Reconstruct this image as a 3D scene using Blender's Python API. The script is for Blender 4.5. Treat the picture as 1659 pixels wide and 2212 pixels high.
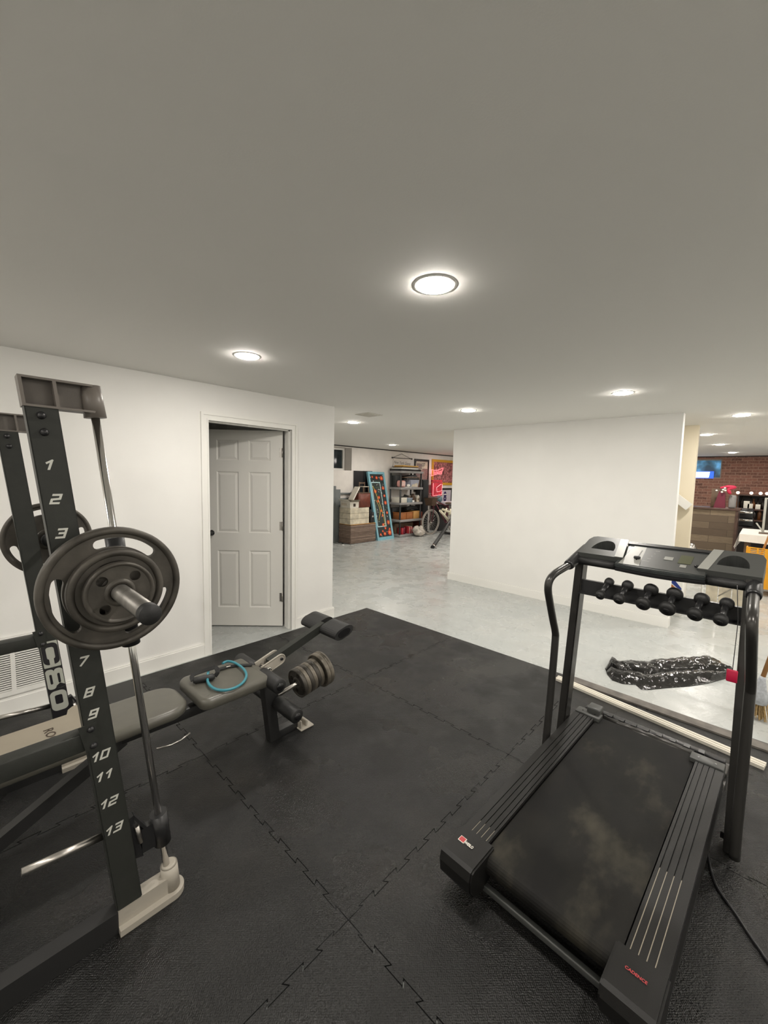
import bpy, bmesh, math, random
from mathutils import Vector, Matrix
random.seed(7)
for o in list(bpy.data.objects): bpy.data.objects.remove(o)
sc = bpy.context.scene
COL = sc.collection
V = Vector

# ------------------------------------------------------------------ camera
FPX, PITCH, ROLL, YAW, EYE = 874.7458, 0.084887, 0.0216256, 0.756798, 1.55
f0 = V((math.cos(YAW), math.sin(YAW), 0)); r0 = V((math.sin(YAW), -math.cos(YAW), 0)); zz = V((0, 0, 1))
CF = math.cos(PITCH)*f0 - math.sin(PITCH)*zz
_u = math.sin(PITCH)*f0 + math.cos(PITCH)*zz
CR = math.cos(ROLL)*r0 + math.sin(ROLL)*_u
CU = -math.sin(ROLL)*r0 + math.cos(ROLL)*_u
cam = bpy.data.cameras.new('camera'); camo = bpy.data.objects.new('camera', cam); COL.objects.link(camo)
cam.sensor_fit = 'VERTICAL'; cam.sensor_height = 36; cam.lens = FPX/2212*36; cam.clip_start = 0.05; cam.clip_end = 60
camo.matrix_world = Matrix(((CR.x, CU.x, -CF.x, 0), (CR.y, CU.y, -CF.y, 0), (CR.z, CU.z, -CF.z, EYE), (0, 0, 0, 1)))
sc.camera = camo
sc.view_settings.view_transform = 'Standard'; sc.view_settings.look = 'None'
sc.view_settings.gamma = 1; sc.view_settings.use_curve_mapping = False
sc.view_settings.exposure = 0.0
LAMP = 350.0          # emission strength of every ceiling downlight lens
w = bpy.data.worlds.new('World'); sc.world = w; w.use_nodes = True
w.node_tree.nodes['Background'].inputs[0].default_value = (0.10, 0.13, 0.2, 1)
w.node_tree.nodes['Background'].inputs[1].default_value = 0.15

def at(px, py, axis, val):
    """point where the sight line of a photograph pixel meets the plane axis = val"""
    d = CF + CR*((px-829.5)/FPX) - CU*((py-1106)/FPX)
    o = V((0, 0, EYE)); return o + d*((val-o[axis])/d[axis])

# ------------------------------------------------------------------ materials
MATS = {}
def mat(name, rgb, rough=.6, metal=0, var=0, vs=8, bump=0, bs=60, emit=0, ecol=None, rgb2=None, coat=0, spec=.5, detail=4, rvar=0):
    m = bpy.data.materials.new(name); m.use_nodes = True; nt = m.node_tree; b = nt.nodes['Principled BSDF']
    b.inputs['Base Color'].default_value = (*rgb, 1); b.inputs['Roughness'].default_value = rough
    b.inputs['Metallic'].default_value = metal; b.inputs['Specular IOR Level'].default_value = spec
    if coat: b.inputs['Coat Weight'].default_value = coat; b.inputs['Coat Roughness'].default_value = .15
    tc = nt.nodes.new('ShaderNodeTexCoord')
    if var or rgb2:
        n = nt.nodes.new('ShaderNodeTexNoise'); n.inputs['Scale'].default_value = vs; n.inputs['Detail'].default_value = detail
        nt.links.new(tc.outputs['Object'], n.inputs['Vector'])
        r = nt.nodes.new('ShaderNodeValToRGB'); r.color_ramp.elements[0].position = .35; r.color_ramp.elements[1].position = .68
        c1 = [max(0, c*(1-var)) for c in rgb]; c2 = list(rgb2) if rgb2 else [min(1, c*(1+var)) for c in rgb]
        r.color_ramp.elements[0].color = (*c1, 1); r.color_ramp.elements[1].color = (*c2, 1)
        nt.links.new(n.outputs['Fac'], r.inputs['Fac']); nt.links.new(r.outputs['Color'], b.inputs['Base Color'])
        if rvar:
            mr = nt.nodes.new('ShaderNodeMapRange'); mr.inputs['To Min'].default_value = rough-rvar; mr.inputs['To Max'].default_value = rough+rvar
            mr.inputs['From Min'].default_value = .3; mr.inputs['From Max'].default_value = .7
            nt.links.new(n.outputs['Fac'], mr.inputs['Value']); nt.links.new(mr.outputs['Result'], b.inputs['Roughness'])
    if bump:
        n2 = nt.nodes.new('ShaderNodeTexNoise'); n2.inputs['Scale'].default_value = bs; n2.inputs['Detail'].default_value = 3
        nt.links.new(tc.outputs['Object'], n2.inputs['Vector'])
        bp = nt.nodes.new('ShaderNodeBump'); bp.inputs['Strength'].default_value = bump; bp.inputs['Distance'].default_value = .004
        nt.links.new(n2.outputs['Fac'], bp.inputs['Height']); nt.links.new(bp.outputs['Normal'], b.inputs['Normal'])
    if emit:
        b.inputs['Emission Color'].default_value = (*(ecol or rgb), 1); b.inputs['Emission Strength'].default_value = emit
    MATS[name] = m; return m

mat('wall_paint', (.83, .82, .79), .7, var=.015, vs=3, bump=.06, bs=180)
mat('ceiling_paint', (.80, .787, .75), .8, bump=.05, bs=200)
mat('cream_paint', (.78, .70, .54), .7, bump=.05, bs=150)
mat('trim_paint', (.84, .83, .79), .4)
mat('door_paint', (.76, .745, .70), .42, bump=.04, bs=90)
mat('block_wall', (.74, .70, .66), .75, var=.04, vs=5, bump=.25, bs=30)
mat('dark_strip', (.02, .014, .012), .5)
mat('black_powder', (.018, .018, .018), .42, bump=.05, bs=300)
mat('grey_powder', (.028, .0295, .026), .45, var=.06, vs=40, spec=.3, bump=.05, bs=300)
mat('taupe_plastic', (.15, .132, .115), .45, bump=.06, bs=250)
mat('beige_foot', (.36, .33, .28), .5, bump=.06, bs=250)
mat('chrome', (.88, .86, .83), .14, 1)
mat('brushed_steel', (.45, .43, .40), .32, 1, var=.1, vs=60)
mat('steel_sleeve', (.2, .19, .175), .42, .85, var=.2, vs=25)
mat('iron_plate', (.068, .061, .051), .48, .35, var=.3, vs=14, bump=.15, bs=70, rvar=.08)
mat('iron_plate_light', (.17, .15, .12), .48, .4, var=.3, vs=30, bump=.15, bs=70)
mat('foam', (.012, .012, .012), .55, bump=.15, bs=200)
mat('vinyl', (.095, .091, .075), .36, var=.05, vs=20, bump=.05, bs=180)
mat('cardboard', (.25, .22, .17), .85, var=.05, vs=6)
mat('card_ink', (.045, .03, .02), .8)
mat('decal_grey', (.42, .43, .38), .5)
mat('decal_black', (.012, .011, .014), .5)
mat('numeral_white', (.55, .55, .50), .6)
mat('teal_tube', (.035, .20, .25), .35)
mat('black_web', (.01, .01, .01), .8, bump=.2, bs=300)
mat('black_plastic', (.016, .016, .017), .35, bump=.05, bs=300)
mat('tread_plastic', (.008, .0076, .007), .45, spec=.32, bump=.06, bs=260)
mat('console_grey', (.055, .057, .054), .38)
mat('console_light', (.30, .30, .275), .35)
mat('console_face', (.045, .05, .05), .25, var=.15, vs=30)
mat('lcd', (.075, .08, .04), .3)
mat('frame_metal', (.045, .043, .04), .3, .5)
mat('red_plastic', (.45, .01, .05), .4)
mat('logo_red', (.42, .04, .045), .5)
mat('logo_white', (.75, .72, .65), .5)
mat('rail_glint', (.26, .23, .18), .4)
mat('bin_bag', (.012, .0115, .011), .13, bump=.6, bs=40, spec=.5)
mat('weathered_board', (.15, .135, .12), .75, var=.25, vs=12)
mat('white_bar', (.70, .66, .57), .5)
mat('wood_handle', (.42, .20, .06), .5, var=.15, vs=20)
mat('straw', (.42, .29, .13), .9, var=.3, vs=80)
mat('mop_grey', (.45, .47, .50), .9, var=.15, vs=60)
mat('grey_furniture', (.15, .165, .165), .6, var=.08, vs=10)
mat('white_wash', (.60, .54, .42), .8, var=.22, vs=9)
mat('white_box', (.66, .62, .54), .7, var=.06, vs=8)
mat('red_wood', (.14, .035, .02), .4, var=.25, vs=12)
mat('tile_dark', (.03, .014, .012), .9)
mat('tile_tan', (.48, .36, .28), .9, var=.1, vs=50)
mat('ply_top', (.48, .27, .10), .7, var=.15, vs=8)
mat('black_gloss', (.008, .008, .009), .25)
mat('sky_frame', (.20, .42, .50), .5, var=.06, vs=12)
mat('art_black', (.012, .018, .018), .5)
mat('flower_red', (.62, .05, .03), .6)
mat('flower_orange', (.8, .28, .05), .6)
mat('leaf_green', (.05, .16, .07), .7)
mat('pale_blue', (.50, .70, .72), .5)
mat('art_yellow', (.80, .62, .12), .5)
mat('white_paint', (.8, .79, .75), .5)
mat('shelf_grey', (.26, .25, .245), .55, var=.08, vs=8)
mat('shelf_post', (.035, .036, .036), .5)
mat('pink_cloth', (.72, .36, .32), .8, var=.15, vs=25)
mat('clear_bin', (.36, .38, .46), .25, var=.1, vs=8)
mat('old_paper', (.55, .48, .38), .8, var=.2, vs=14)
mat('brown_wood', (.12, .075, .045), .6, var=.25, vs=10)
mat('orange_wood', (.36, .125, .035), .5, var=.15, vs=9)
mat('honey_wood', (.52, .27, .08), .5, var=.12, vs=9)
mat('blue_case', (.20, .26, .30), .5, var=.2, vs=12)
mat('bag_clear', (.55, .50, .44), .35, var=.25, vs=20, bump=.5, bs=25)
mat('book_red', (.42, .03, .04), .6)
mat('book_cream', (.6, .5, .4), .7)
mat('poster_print', (.62, .42, .36), .6, var=.5, vs=22, rgb2=(.16, .10, .10))
mat('crowd_print', (.34, .10, .10), .5, var=.7, vs=16, rgb2=(.60, .22, .22))
mat('gold_frame', (.62, .33, .03), .45)
mat('jersey_white', (.55, .50, .55), .8)
mat('jersey_navy', (.03, .02, .09), .8)
mat('neon_red', (1, .10, .10), .4, emit=2.6, ecol=(1, .13, .15))
mat('neon_panel', (.42, .03, .045), .5, var=.4, vs=9, emit=.10, ecol=(1, .04, .09))
mat('neon_pale', (.8, .3, .3), .5, emit=1.0, ecol=(1, .40, .42))
mat('tyre', (.30, .27, .24), .7)
mat('wicker', (.085, .05, .03), .8, var=.4, vs=70, bump=.5, bs=120)
mat('maroon_paint', (.10, .01, .02), .3)
mat('bone_plastic', (.66, .60, .46), .5)
mat('globe_blue', (.10, .17, .20), .4, var=.3, vs=14)
mat('brick_sash', (.3, .26, .22), .5)
mat('bar_top', (.075, .04, .03), .3, var=.2, vs=10)
mat('table_linen', (.76, .73, .68), .8, bump=.1, bs=200)
mat('bucket_yellow', (.80, .36, .012), .4)
mat('crimson', (.13, .006, .025), .5)
mat('crimson_bow', (.55, .02, .07), .5)
mat('blue_print', (.02, .05, .30), .5)
mat('orange_print', (.50, .17, .04), .5)
mat('bulb', (1, .82, .68), .4, emit=3.0, ecol=(1, .78, .62))
mat('bottle_dark', (.02, .015, .012), .12)
mat('bottle_amber', (.16, .06, .02), .12)
mat('monitor_silver', (.50, .50, .46), .35)
mat('glass_night', (.02, .03, .035), .08, var=.5, vs=6)
mat('sign_blue', (.02, .08, .6), .4, emit=1.1, ecol=(.03, .14, .85))
mat('sign_white', (.9, .95, .95), .4, emit=1.6, ecol=(.9, 1, 1))
mat('sign_moon', (1, .9, .5), .4, emit=1.8, ecol=(1, .88, .5))
mat('lens', (1, .96, .9), .4, emit=LAMP, ecol=(1, .945, .87))
mat('debris', (.08, .075, .07), .9, var=.5, vs=40)
mat('silver_tile', (.6, .58, .52), .5)

def nodes_of(name, rgb, rough):
    m = bpy.data.materials.new(name); m.use_nodes = True; MATS[name] = m
    nt = m.node_tree; b = nt.nodes['Principled BSDF']; b.inputs['Roughness'].default_value = rough
    b.inputs['Base Color'].default_value = (*rgb, 1)
    tc = nt.nodes.new('ShaderNodeTexCoord'); return nt, b, tc, nt.nodes.new, nt.links.new
def math_node(nt, op, a, b=None):
    n = nt.nodes.new('ShaderNodeMath'); n.operation = op
    for i, x in enumerate((a, b)):
        if x is None: continue
        if isinstance(x, (int, float)): n.inputs[i].default_value = x
        else: nt.links.new(x, n.inputs[i])
    return n.outputs[0]
def ramp(nt, fac, stops):
    r = nt.nodes.new('ShaderNodeValToRGB'); e = r.color_ramp.elements
    e[0].position, e[0].color = stops[0][0], (*stops[0][1], 1); e[1].position, e[1].color = stops[-1][0], (*stops[-1][1], 1)
    for p, c in stops[1:-1]:
        k = e.new(p); k.color = (*c, 1)
    nt.links.new(fac, r.inputs['Fac']); return r.outputs['Color']
def noise(nt, vec, scale, detail=4, rough=.55):
    n = nt.nodes.new('ShaderNodeTexNoise'); n.inputs['Scale'].default_value = scale; n.inputs['Detail'].default_value = detail
    n.inputs['Roughness'].default_value = rough; nt.links.new(vec, n.inputs['Vector']); return n.outputs['Fac']
def mixc(nt, fac, a, b, mode='MIX'):
    n = nt.nodes.new('ShaderNodeMix'); n.data_type = 'RGBA'; n.blend_type = mode
    for s, x in ((0, fac), (6, a), (7, b)):
        if isinstance(x, (int, float)): n.inputs[s].default_value = x
        elif isinstance(x, tuple): n.inputs[s].default_value = (*x, 1)
        else: nt.links.new(x, n.inputs[s])
    return n.outputs[2]

# painted concrete floor: soft blotches, scuffs, pale flecks
nt, b, tc, N, L = nodes_of('painted_concrete', (.36, .38, .37), .3)
o = tc.outputs['Object']
mp = N('ShaderNodeMapping'); mp.inputs['Scale'].default_value = (1, .35, 1); mp.inputs['Rotation'].default_value = (0, 0, .6); L(o, mp.inputs['Vector'])
c = ramp(nt, noise(nt, o, 1.6, 6), [(.25, (.405, .428, .42)), (.5, (.44, .456, .443)), (.75, (.475, .482, .46))])
c = mixc(nt, ramp(nt, noise(nt, mp.outputs[0], 7, 6, .7), [(.48, (0, 0, 0)), (.80, (.30, .30, .30))]), c, (.27, .28, .27))
c = mixc(nt, ramp(nt, noise(nt, o, 130, 2), [(.66, (0, 0, 0)), (.72, (.8, .8, .8))]), c, (.66, .66, .62))
c = mixc(nt, ramp(nt, noise(nt, o, 90, 2), [(.28, (.5, .5, .5)), (.36, (0, 0, 0))]), c, (.34, .36, .355))
L(c, b.inputs['Base Color'])
mr = N('ShaderNodeMapRange'); mr.inputs['To Min'].default_value = .16; mr.inputs['To Max'].default_value = .42; mr.inputs['From Min'].default_value = .35; mr.inputs['From Max'].default_value = .65
L(noise(nt, o, 4, 5), mr.inputs['Value']); L(mr.outputs[0], b.inputs['Roughness'])
bp = N('ShaderNodeBump'); bp.inputs['Strength'].default_value = .25; bp.inputs['Distance'].default_value = .004; L(noise(nt, o, 55, 4), bp.inputs['Height']); L(bp.outputs[0], b.inputs['Normal'])

# rubber matting: woven grip texture, dusty scuffs
nt, b, tc, N, L = nodes_of('rubber_mat', (.018, .018, .017), .5)
o = tc.outputs['Object']
sx = N('ShaderNodeSeparateXYZ'); L(o, sx.inputs[0])
K = 2*math.pi/.0085
grid = math_node(nt, 'MULTIPLY', math_node(nt, 'SINE', math_node(nt, 'MULTIPLY', sx.outputs[0], K)), math_node(nt, 'SINE', math_node(nt, 'MULTIPLY', sx.outputs[1], K)))
c = ramp(nt, noise(nt, o, 1.7, 6, .6), [(.32, (.0055, .0056, .0055)), (.52, (.009, .009, .0085)), (.75, (.020, .018, .0155))])
L(c, b.inputs['Base Color'])
h = math_node(nt, 'ADD', math_node(nt, 'MULTIPLY', grid, .16), math_node(nt, 'MULTIPLY', noise(nt, o, 190, 2, .6), 1.5))
bp = N('ShaderNodeBump'); bp.inputs['Strength'].default_value = 1.0; bp.inputs['Distance'].default_value = .0026; L(h, bp.inputs['Height']); L(bp.outputs[0], b.inputs['Normal'])
mr = N('ShaderNodeMapRange'); mr.inputs['To Min'].default_value = .20; mr.inputs['To Max'].default_value = .55; mr.inputs['From Min'].default_value = .38; mr.inputs['From Max'].default_value = .6
L(noise(nt, o, 2.3, 4), mr.inputs['Value']); L(mr.outputs[0], b.inputs['Roughness']); b.inputs['Specular IOR Level'].default_value = .4

# running belt: black with chalky foot wear
nt, b, tc, N, L = nodes_of('belt_rubber', (.02, .019, .017), .68)
o = tc.outputs['Object']
b.inputs['Specular IOR Level'].default_value = .22
mp = N('ShaderNodeMapping'); mp.inputs['Scale'].default_value = (2.2, 3.6, 1); L(o, mp.inputs['Vector'])
c = ramp(nt, noise(nt, mp.outputs[0], 1.5, 5, .55), [(.42, (.004, .0038, .0034)), (.58, (.008, .0074, .006)), (.76, (.040, .036, .026))])
L(c, b.inputs['Base Color'])
bp = N('ShaderNodeBump'); bp.inputs['Strength'].default_value = .15; bp.inputs['Distance'].default_value = .002; L(noise(nt, o, 300, 2), bp.inputs['Height']); L(bp.outputs[0], b.inputs['Normal'])

# brick wall
nt, b, tc, N, L = nodes_of('brickwork', (.2, .1, .08), .85)
o = tc.outputs['Object']; sx = N('ShaderNodeSeparateXYZ'); L(o, sx.inputs[0]); cb = N('ShaderNodeCombineXYZ'); L(sx.outputs[1], cb.inputs[0]); L(sx.outputs[2], cb.inputs[1])
br = N('ShaderNodeTexBrick'); L(cb.outputs[0], br.inputs['Vector']); br.inputs['Scale'].default_value = 1; br.inputs['Brick Width'].default_value = .21; br.inputs['Row Height'].default_value = .072
br.inputs['Mortar Size'].default_value = .007; br.inputs['Color1'].default_value = (.20, .085, .06, 1); br.inputs['Color2'].default_value = (.055, .02, .016, 1); br.inputs['Mortar'].default_value = (.27, .17, .13, 1); br.inputs['Bias'].default_value = -.25
c = mixc(nt, ramp(nt, noise(nt, o, 25, 4), [(.4, (0, 0, 0)), (.75, (.7, .7, .7))]), br.outputs['Color'], (.30, .17, .12)); L(c, b.inputs['Base Color'])
bp = N('ShaderNodeBump'); bp.inputs['Strength'].default_value = .5; bp.inputs['Distance'].default_value = .01; bp.invert = True; L(br.outputs['Fac'], bp.inputs['Height']); L(bp.outputs[0], b.inputs['Normal'])

# reclaimed planks on the bar front
nt, b, tc, N, L = nodes_of('bar_planks', (.16, .12, .08), .7)
o = tc.outputs['Object']; sx = N('ShaderNodeSeparateXYZ'); L(o, sx.inputs[0]); cb = N('ShaderNodeCombineXYZ'); L(sx.outputs[1], cb.inputs[0]); L(sx.outputs[2], cb.inputs[1])
br = N('ShaderNodeTexBrick'); L(cb.outputs[0], br.inputs['Vector']); br.inputs['Scale'].default_value = 1; br.inputs['Brick Width'].default_value = .75; br.inputs['Row Height'].default_value = .135
br.inputs['Mortar Size'].default_value = .003; br.inputs['Color1'].default_value = (.23, .175, .115, 1); br.inputs['Color2'].default_value = (.085, .058, .038, 1); br.inputs['Mortar'].default_value = (.03, .02, .015, 1); br.offset = .37
mp = N('ShaderNodeMapping'); mp.inputs['Scale'].default_value = (1, 1.5, 14); L(o, mp.inputs['Vector'])
c = mixc(nt, ramp(nt, noise(nt, mp.outputs[0], 6, 5), [(.35, (0, 0, 0)), (.7, (.65, .65, .65))]), br.outputs['Color'], (.12, .085, .055)); L(c, b.inputs['Base Color'])

# window daylight at dusk seen through a block of wavy glass
nt, b, tc, N, L = nodes_of('dusk_glass', (.05, .1, .14), .15)
c = ramp(nt, noise(nt, tc.outputs['Object'], 3.2, 5), [(.38, (.012, .02, .028)), (.55, (.05, .16, .27)), (.7, (.16, .48, .85))])
L(c, b.inputs['Emission Color']); b.inputs['Emission Strength'].default_value = .9

# ------------------------------------------------------------------ mesh builder
def frame_from(axis):
    z = V(axis).normalized(); t = V((0, 0, 1)) if abs(z.z) < .9 else V((1, 0, 0))
    x = t.cross(z).normalized(); return x, z.cross(x), z
class MB:
    def __init__(s): s.bm = bmesh.new(); s.mi = 0; s.sm = False
    def _f(s, vs):
        try:
            f = s.bm.faces.new(vs); f.material_index = s.mi; f.smooth = s.sm; return f
        except ValueError: return None
    def v(s, p): return s.bm.verts.new(p)
    def hexa(s, P):
        v = [s.v(p) for p in P]
        for q in ((0, 3, 2, 1), (4, 5, 6, 7), (0, 1, 5, 4), (1, 2, 6, 5), (2, 3, 7, 6), (3, 0, 4, 7)): s._f([v[i] for i in q])
        return s
    def box(s, x0, x1, y0, y1, z0, z1, R=None, c=None):
        P = [V(p) for p in ((x0, y0, z0), (x1, y0, z0), (x1, y1, z0), (x0, y1, z0), (x0, y0, z1), (x1, y0, z1), (x1, y1, z1), (x0, y1, z1))]
        if R is not None:
            c = V(c) if c is not None else V(((x0+x1)/2, (y0+y1)/2, (z0+z1)/2)); P = [c + R @ (p-c) for p in P]
        return s.hexa(P)
    def rbox(s, x0, x1, y0, y1, z0, z1, r=.01, seg=3, R=None, c=None):
        """box with rounded edges"""
        b2 = bmesh.new(); bmesh.ops.create_cube(b2, size=1)
        for v in b2.verts: v.co = V(((x0+x1)/2+v.co.x*(x1-x0), (y0+y1)/2+v.co.y*(y1-y0), (z0+z1)/2+v.co.z*(z1-z0)))
        bmesh.ops.bevel(b2, geom=list(b2.edges), offset=r, segments=seg, affect='EDGES', profile=.5)
        if R is not None:
            c = V(c) if c is not None else V(((x0+x1)/2, (y0+y1)/2, (z0+z1)/2))
            for v in b2.verts: v.co = c + R @ (v.co-c)
        s.absorb(b2, True); return s
    def absorb(s, b2, smooth=False):
        mp = {v: s.v(v.co) for v in b2.verts}
        for f in b2.faces:
            g = s._f([mp[v] for v in f.verts])
            if g: g.smooth = smooth
        b2.free()
    def cyl(s, p0, p1, r, r2=None, n=18, cap=True):
        p0, p1 = V(p0), V(p1); r2 = r if r2 is None else r2
        x, y, z = frame_from(p1-p0)
        A = [s.v(p0 + x*r*math.cos(2*math.pi*i/n) + y*r*math.sin(2*math.pi*i/n)) for i in range(n)]
        B = [s.v(p1 + x*r2*math.cos(2*math.pi*i/n) + y*r2*math.sin(2*math.pi*i/n)) for i in range(n)]
        for i in range(n):
            f = s._f([A[i], A[(i+1) % n], B[(i+1) % n], B[i]])
            if f: f.smooth = True
        if cap: s._f(A[::-1]); s._f(B)
        return s
    def lathe(s, prof, origin, axis, n=28, close=True):
        """prof = [(radius, height)] turned about axis"""
        o = V(origin); x, y, z = frame_from(axis); rings = []
        for r, h in prof:
            if r < 1e-6: rings.append([s.v(o+z*h)])
            else: rings.append([s.v(o + z*h + x*r*math.cos(2*math.pi*i/n) + y*r*math.sin(2*math.pi*i/n)) for i in range(n)])
        for a, b in zip(rings, rings[1:]):
            for i in range(n):
                j = (i+1) % n
                if len(a) == 1 and len(b) == 1: continue
                q = [a[0], b[j], b[i]] if len(a) == 1 else [a[i], a[j], b[0]] if len(b) == 1 else [a[i], a[j], b[j], b[i]]
                f = s._f(q)
                if f: f.smooth = True
        return s
    def tube(s, pts, r, n=12, closed=False, cap=True, flat=None):
        """round tube along pts; flat=(w,h) makes it a flat band, w along the horizontal normal"""
        P = [V(p) for p in pts]; m = len(P); rings = []; prev = None
        for i in range(m):
            a = P[(i-1) % m] if (closed or i > 0) else P[0]; b = P[(i+1) % m] if (closed or i < m-1) else P[-1]
            t = (b-a).normalized()
            if prev is None: x, y, _ = frame_from(t)
            else:
                x = (prev - t*prev.dot(t)).normalized(); y = t.cross(x)
            prev = x; ri = r[i] if isinstance(r, (list, tuple)) else r
            if flat: rings.append([s.v(P[i] + x*(flat[0]/2*sx) + y*(flat[1]/2*sy)) for sx, sy in ((-1, -1), (1, -1), (1, 1), (-1, 1))])
            else: rings.append([s.v(P[i] + x*ri*math.cos(2*math.pi*k/n) + y*ri*math.sin(2*math.pi*k/n)) for k in range(n)])
        k = len(rings[0])
        for i in range(m if closed else m-1):
            a, b = rings[i], rings[(i+1) % m]
            for j in range(k):
                f = s._f([a[j], a[(j+1) % k], b[(j+1) % k], b[j]])
                if f: f.smooth = not flat
        if cap and not closed: s._f(rings[0][::-1]); s._f(rings[-1])
        return s
    def bar(s, p0, p1, w, h, up=(0, 0, 1)):
        """square-section bar from p0 to p1; w sideways, h along up"""
        p0, p1 = V(p0), V(p1); t = (p1-p0).normalized(); x = t.cross(V(up)).normalized(); y = x.cross(t)
        P = []
        for p in (p0, p1):
            for a, b in ((-1, -1), (1, -1), (1, 1), (-1, 1)): P.append(p + x*(a*w/2) + y*(b*h/2))
        return s.hexa(P)
    def prism(s, outer, holes, fmap, depth):
        """flat shape with holes (2-D outlines), mapped to 3-D by fmap(x, y) and thickened by depth"""
        b2 = bmesh.new(); loops = []
        for lp in [outer]+list(holes):
            vs = [b2.verts.new((x, y, 0)) for x, y in lp]; loops.append(vs)
        es = []
        for vs in loops:
            for i in range(len(vs)): es.append(b2.edges.new((vs[i], vs[(i+1) % len(vs)])))
        bmesh.ops.triangle_fill(b2, use_beauty=True, use_dissolve=False, edges=es)
        faces = [[v.co.copy() for v in f.verts] for f in b2.faces]; flip = sum(f.normal.z for f in b2.faces) < 0
        idx = {}; top = {}; bot = {}; d = V(depth)
        def g(c, T, off):
            k = (round(c.x, 6), round(c.y, 6))
            if k not in T: T[k] = s.v(V(fmap(c.x, c.y)) + off)
            return T[k]
        for f in faces:
            if flip: f = f[::-1]
            s._f([g(c, top, V((0, 0, 0))) for c in f]); s._f([g(c, bot, d) for c in f][::-1])
        for vs in loops:
            for i in range(len(vs)):
                a, c = vs[i].co, vs[(i+1) % len(vs)].co
                s._f([g(a, top, V()), g(c, top, V()), g(c, bot, d), g(a, bot, d)])
        b2.free(); bmesh.ops.recalc_face_normals(s.bm, faces=list(s.bm.faces)); return s
    def ell(s, c, rx, ry, rz, n=16, m=10):
        c = V(c); R = [[s.v(c+V((0, 0, -rz)))]]
        for i in range(1, m):
            t = math.pi*i/m; R.append([s.v(c + V((rx*math.sin(t)*math.cos(2*math.pi*k/n), ry*math.sin(t)*math.sin(2*math.pi*k/n), -rz*math.cos(t)))) for k in range(n)])
        R.append([s.v(c+V((0, 0, rz)))])
        for a, b in zip(R, R[1:]):
            for k in range(n):
                j = (k+1) % n
                q = [a[0], b[j], b[k]] if len(a) == 1 else [a[k], a[j], b[0]] if len(b) == 1 else [a[k], a[j], b[j], b[k]]
                f = s._f(q)
                if f: f.smooth = True
        return s
    def build(s, name, mats, parent=None, local=False, recalc=True):
        if recalc: bmesh.ops.recalc_face_normals(s.bm, faces=list(s.bm.faces))
        if parent is not None and not local:
            inv = chain(parent).inverted()
            for v in s.bm.verts: v.co = inv @ v.co
        me = bpy.data.meshes.new(name); s.bm.to_mesh(me); s.bm.free()
        for m in ([mats] if isinstance(mats, str) else mats): me.materials.append(MATS[m])
        o = bpy.data.objects.new(name, me); COL.objects.link(o); o.parent = parent; return o
def chain(o):
    M = Matrix.Identity(4)
    while o is not None:
        M = (Matrix.Translation(o.location) @ o.rotation_euler.to_matrix().to_4x4()) @ M; o = o.parent
    return M
def tag(o, label, cat, group=None, kind=None):
    o['label'] = label; o['category'] = cat
    if group: o['group'] = group
    if kind: o['kind'] = kind
    return o
def thing(name, label, cat, loc=(0, 0, 0), rotz=0, group=None):
    o = bpy.data.objects.new(name, None); o.empty_display_size = .1; COL.objects.link(o)
    o.location = loc; o.rotation_euler = (0, 0, rotz); return tag(o, label, cat, group)
def struct(name, m, mats, label=None):
    o = m.build(name, mats); o['kind'] = 'structure'
    if label: o['label'] = label
    return o
def copy_tree(o, parent=None):
    c = o.copy(); COL.objects.link(c); c.parent = parent
    for ch in [x for x in bpy.data.objects if x.parent == o]: copy_tree(ch, c)
    return c
def rrect(w, h, r, n=5, cx=0, cy=0):
    P = []
    for sx, sy, a0 in ((1, 1, 0), (-1, 1, 90), (-1, -1, 180), (1, -1, 270)):
        for i in range(n+1):
            a = math.radians(a0+90*i/n); P.append((cx+sx*(w/2-r)+r*math.cos(a), cy+sy*(h/2-r)+r*math.sin(a)))
    return P
def circ(cx, cy, r, n=24): return [(cx+r*math.cos(2*math.pi*i/n), cy+r*math.sin(2*math.pi*i/n)) for i in range(n)]
def smooth_path(P, k=6, closed=False):
    P = [V(p) for p in P]; out = []; n = len(P)
    for i in range(n if closed else n-1):
        g = lambda j: P[j % n] if closed else P[max(0, min(n-1, j))]
        a, b, c, d = g(i-1), g(i), g(i+1), g(i+2)
        for q in range(k):
            t = q/k; out.append(.5*((2*b)+(c-a)*t+(2*a-5*b+4*c-d)*t*t+(3*b-a-3*c+d)*t**3))
    if not closed: out.append(P[-1])
    return out
def text(name, body, size, origin, ex, ey, matname, parent, bold=.012, shear=0, depth=.0006, sx=1, align='CENTER'):
    cu = bpy.data.curves.new('t', 'FONT'); cu.body = body; cu.size = 1; cu.offset = bold; cu.shear = shear; cu.align_x = align; cu.align_y = 'CENTER'; cu.resolution_u = 3
    to = bpy.data.objects.new('t', cu); COL.objects.link(to); bpy.context.view_layer.update()
    me = bpy.data.meshes.new_from_object(to.evaluated_get(bpy.context.evaluated_depsgraph_get())); bpy.data.objects.remove(to)
    m = MB(); m.bm.from_mesh(me); ex, ey = V(ex).normalized(), V(ey).normalized(); o = V(origin); nz = ex.cross(ey)
    for v in m.bm.verts: v.co = o + ex*(v.co.x*size*sx) + ey*(v.co.y*size) + nz*depth
    for f in m.bm.faces: f.material_index = 0
    return m.build(name, matname, parent, recalc=False)
def rot(axis, deg): return Matrix.Rotation(math.radians(deg), 3, axis)
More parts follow.
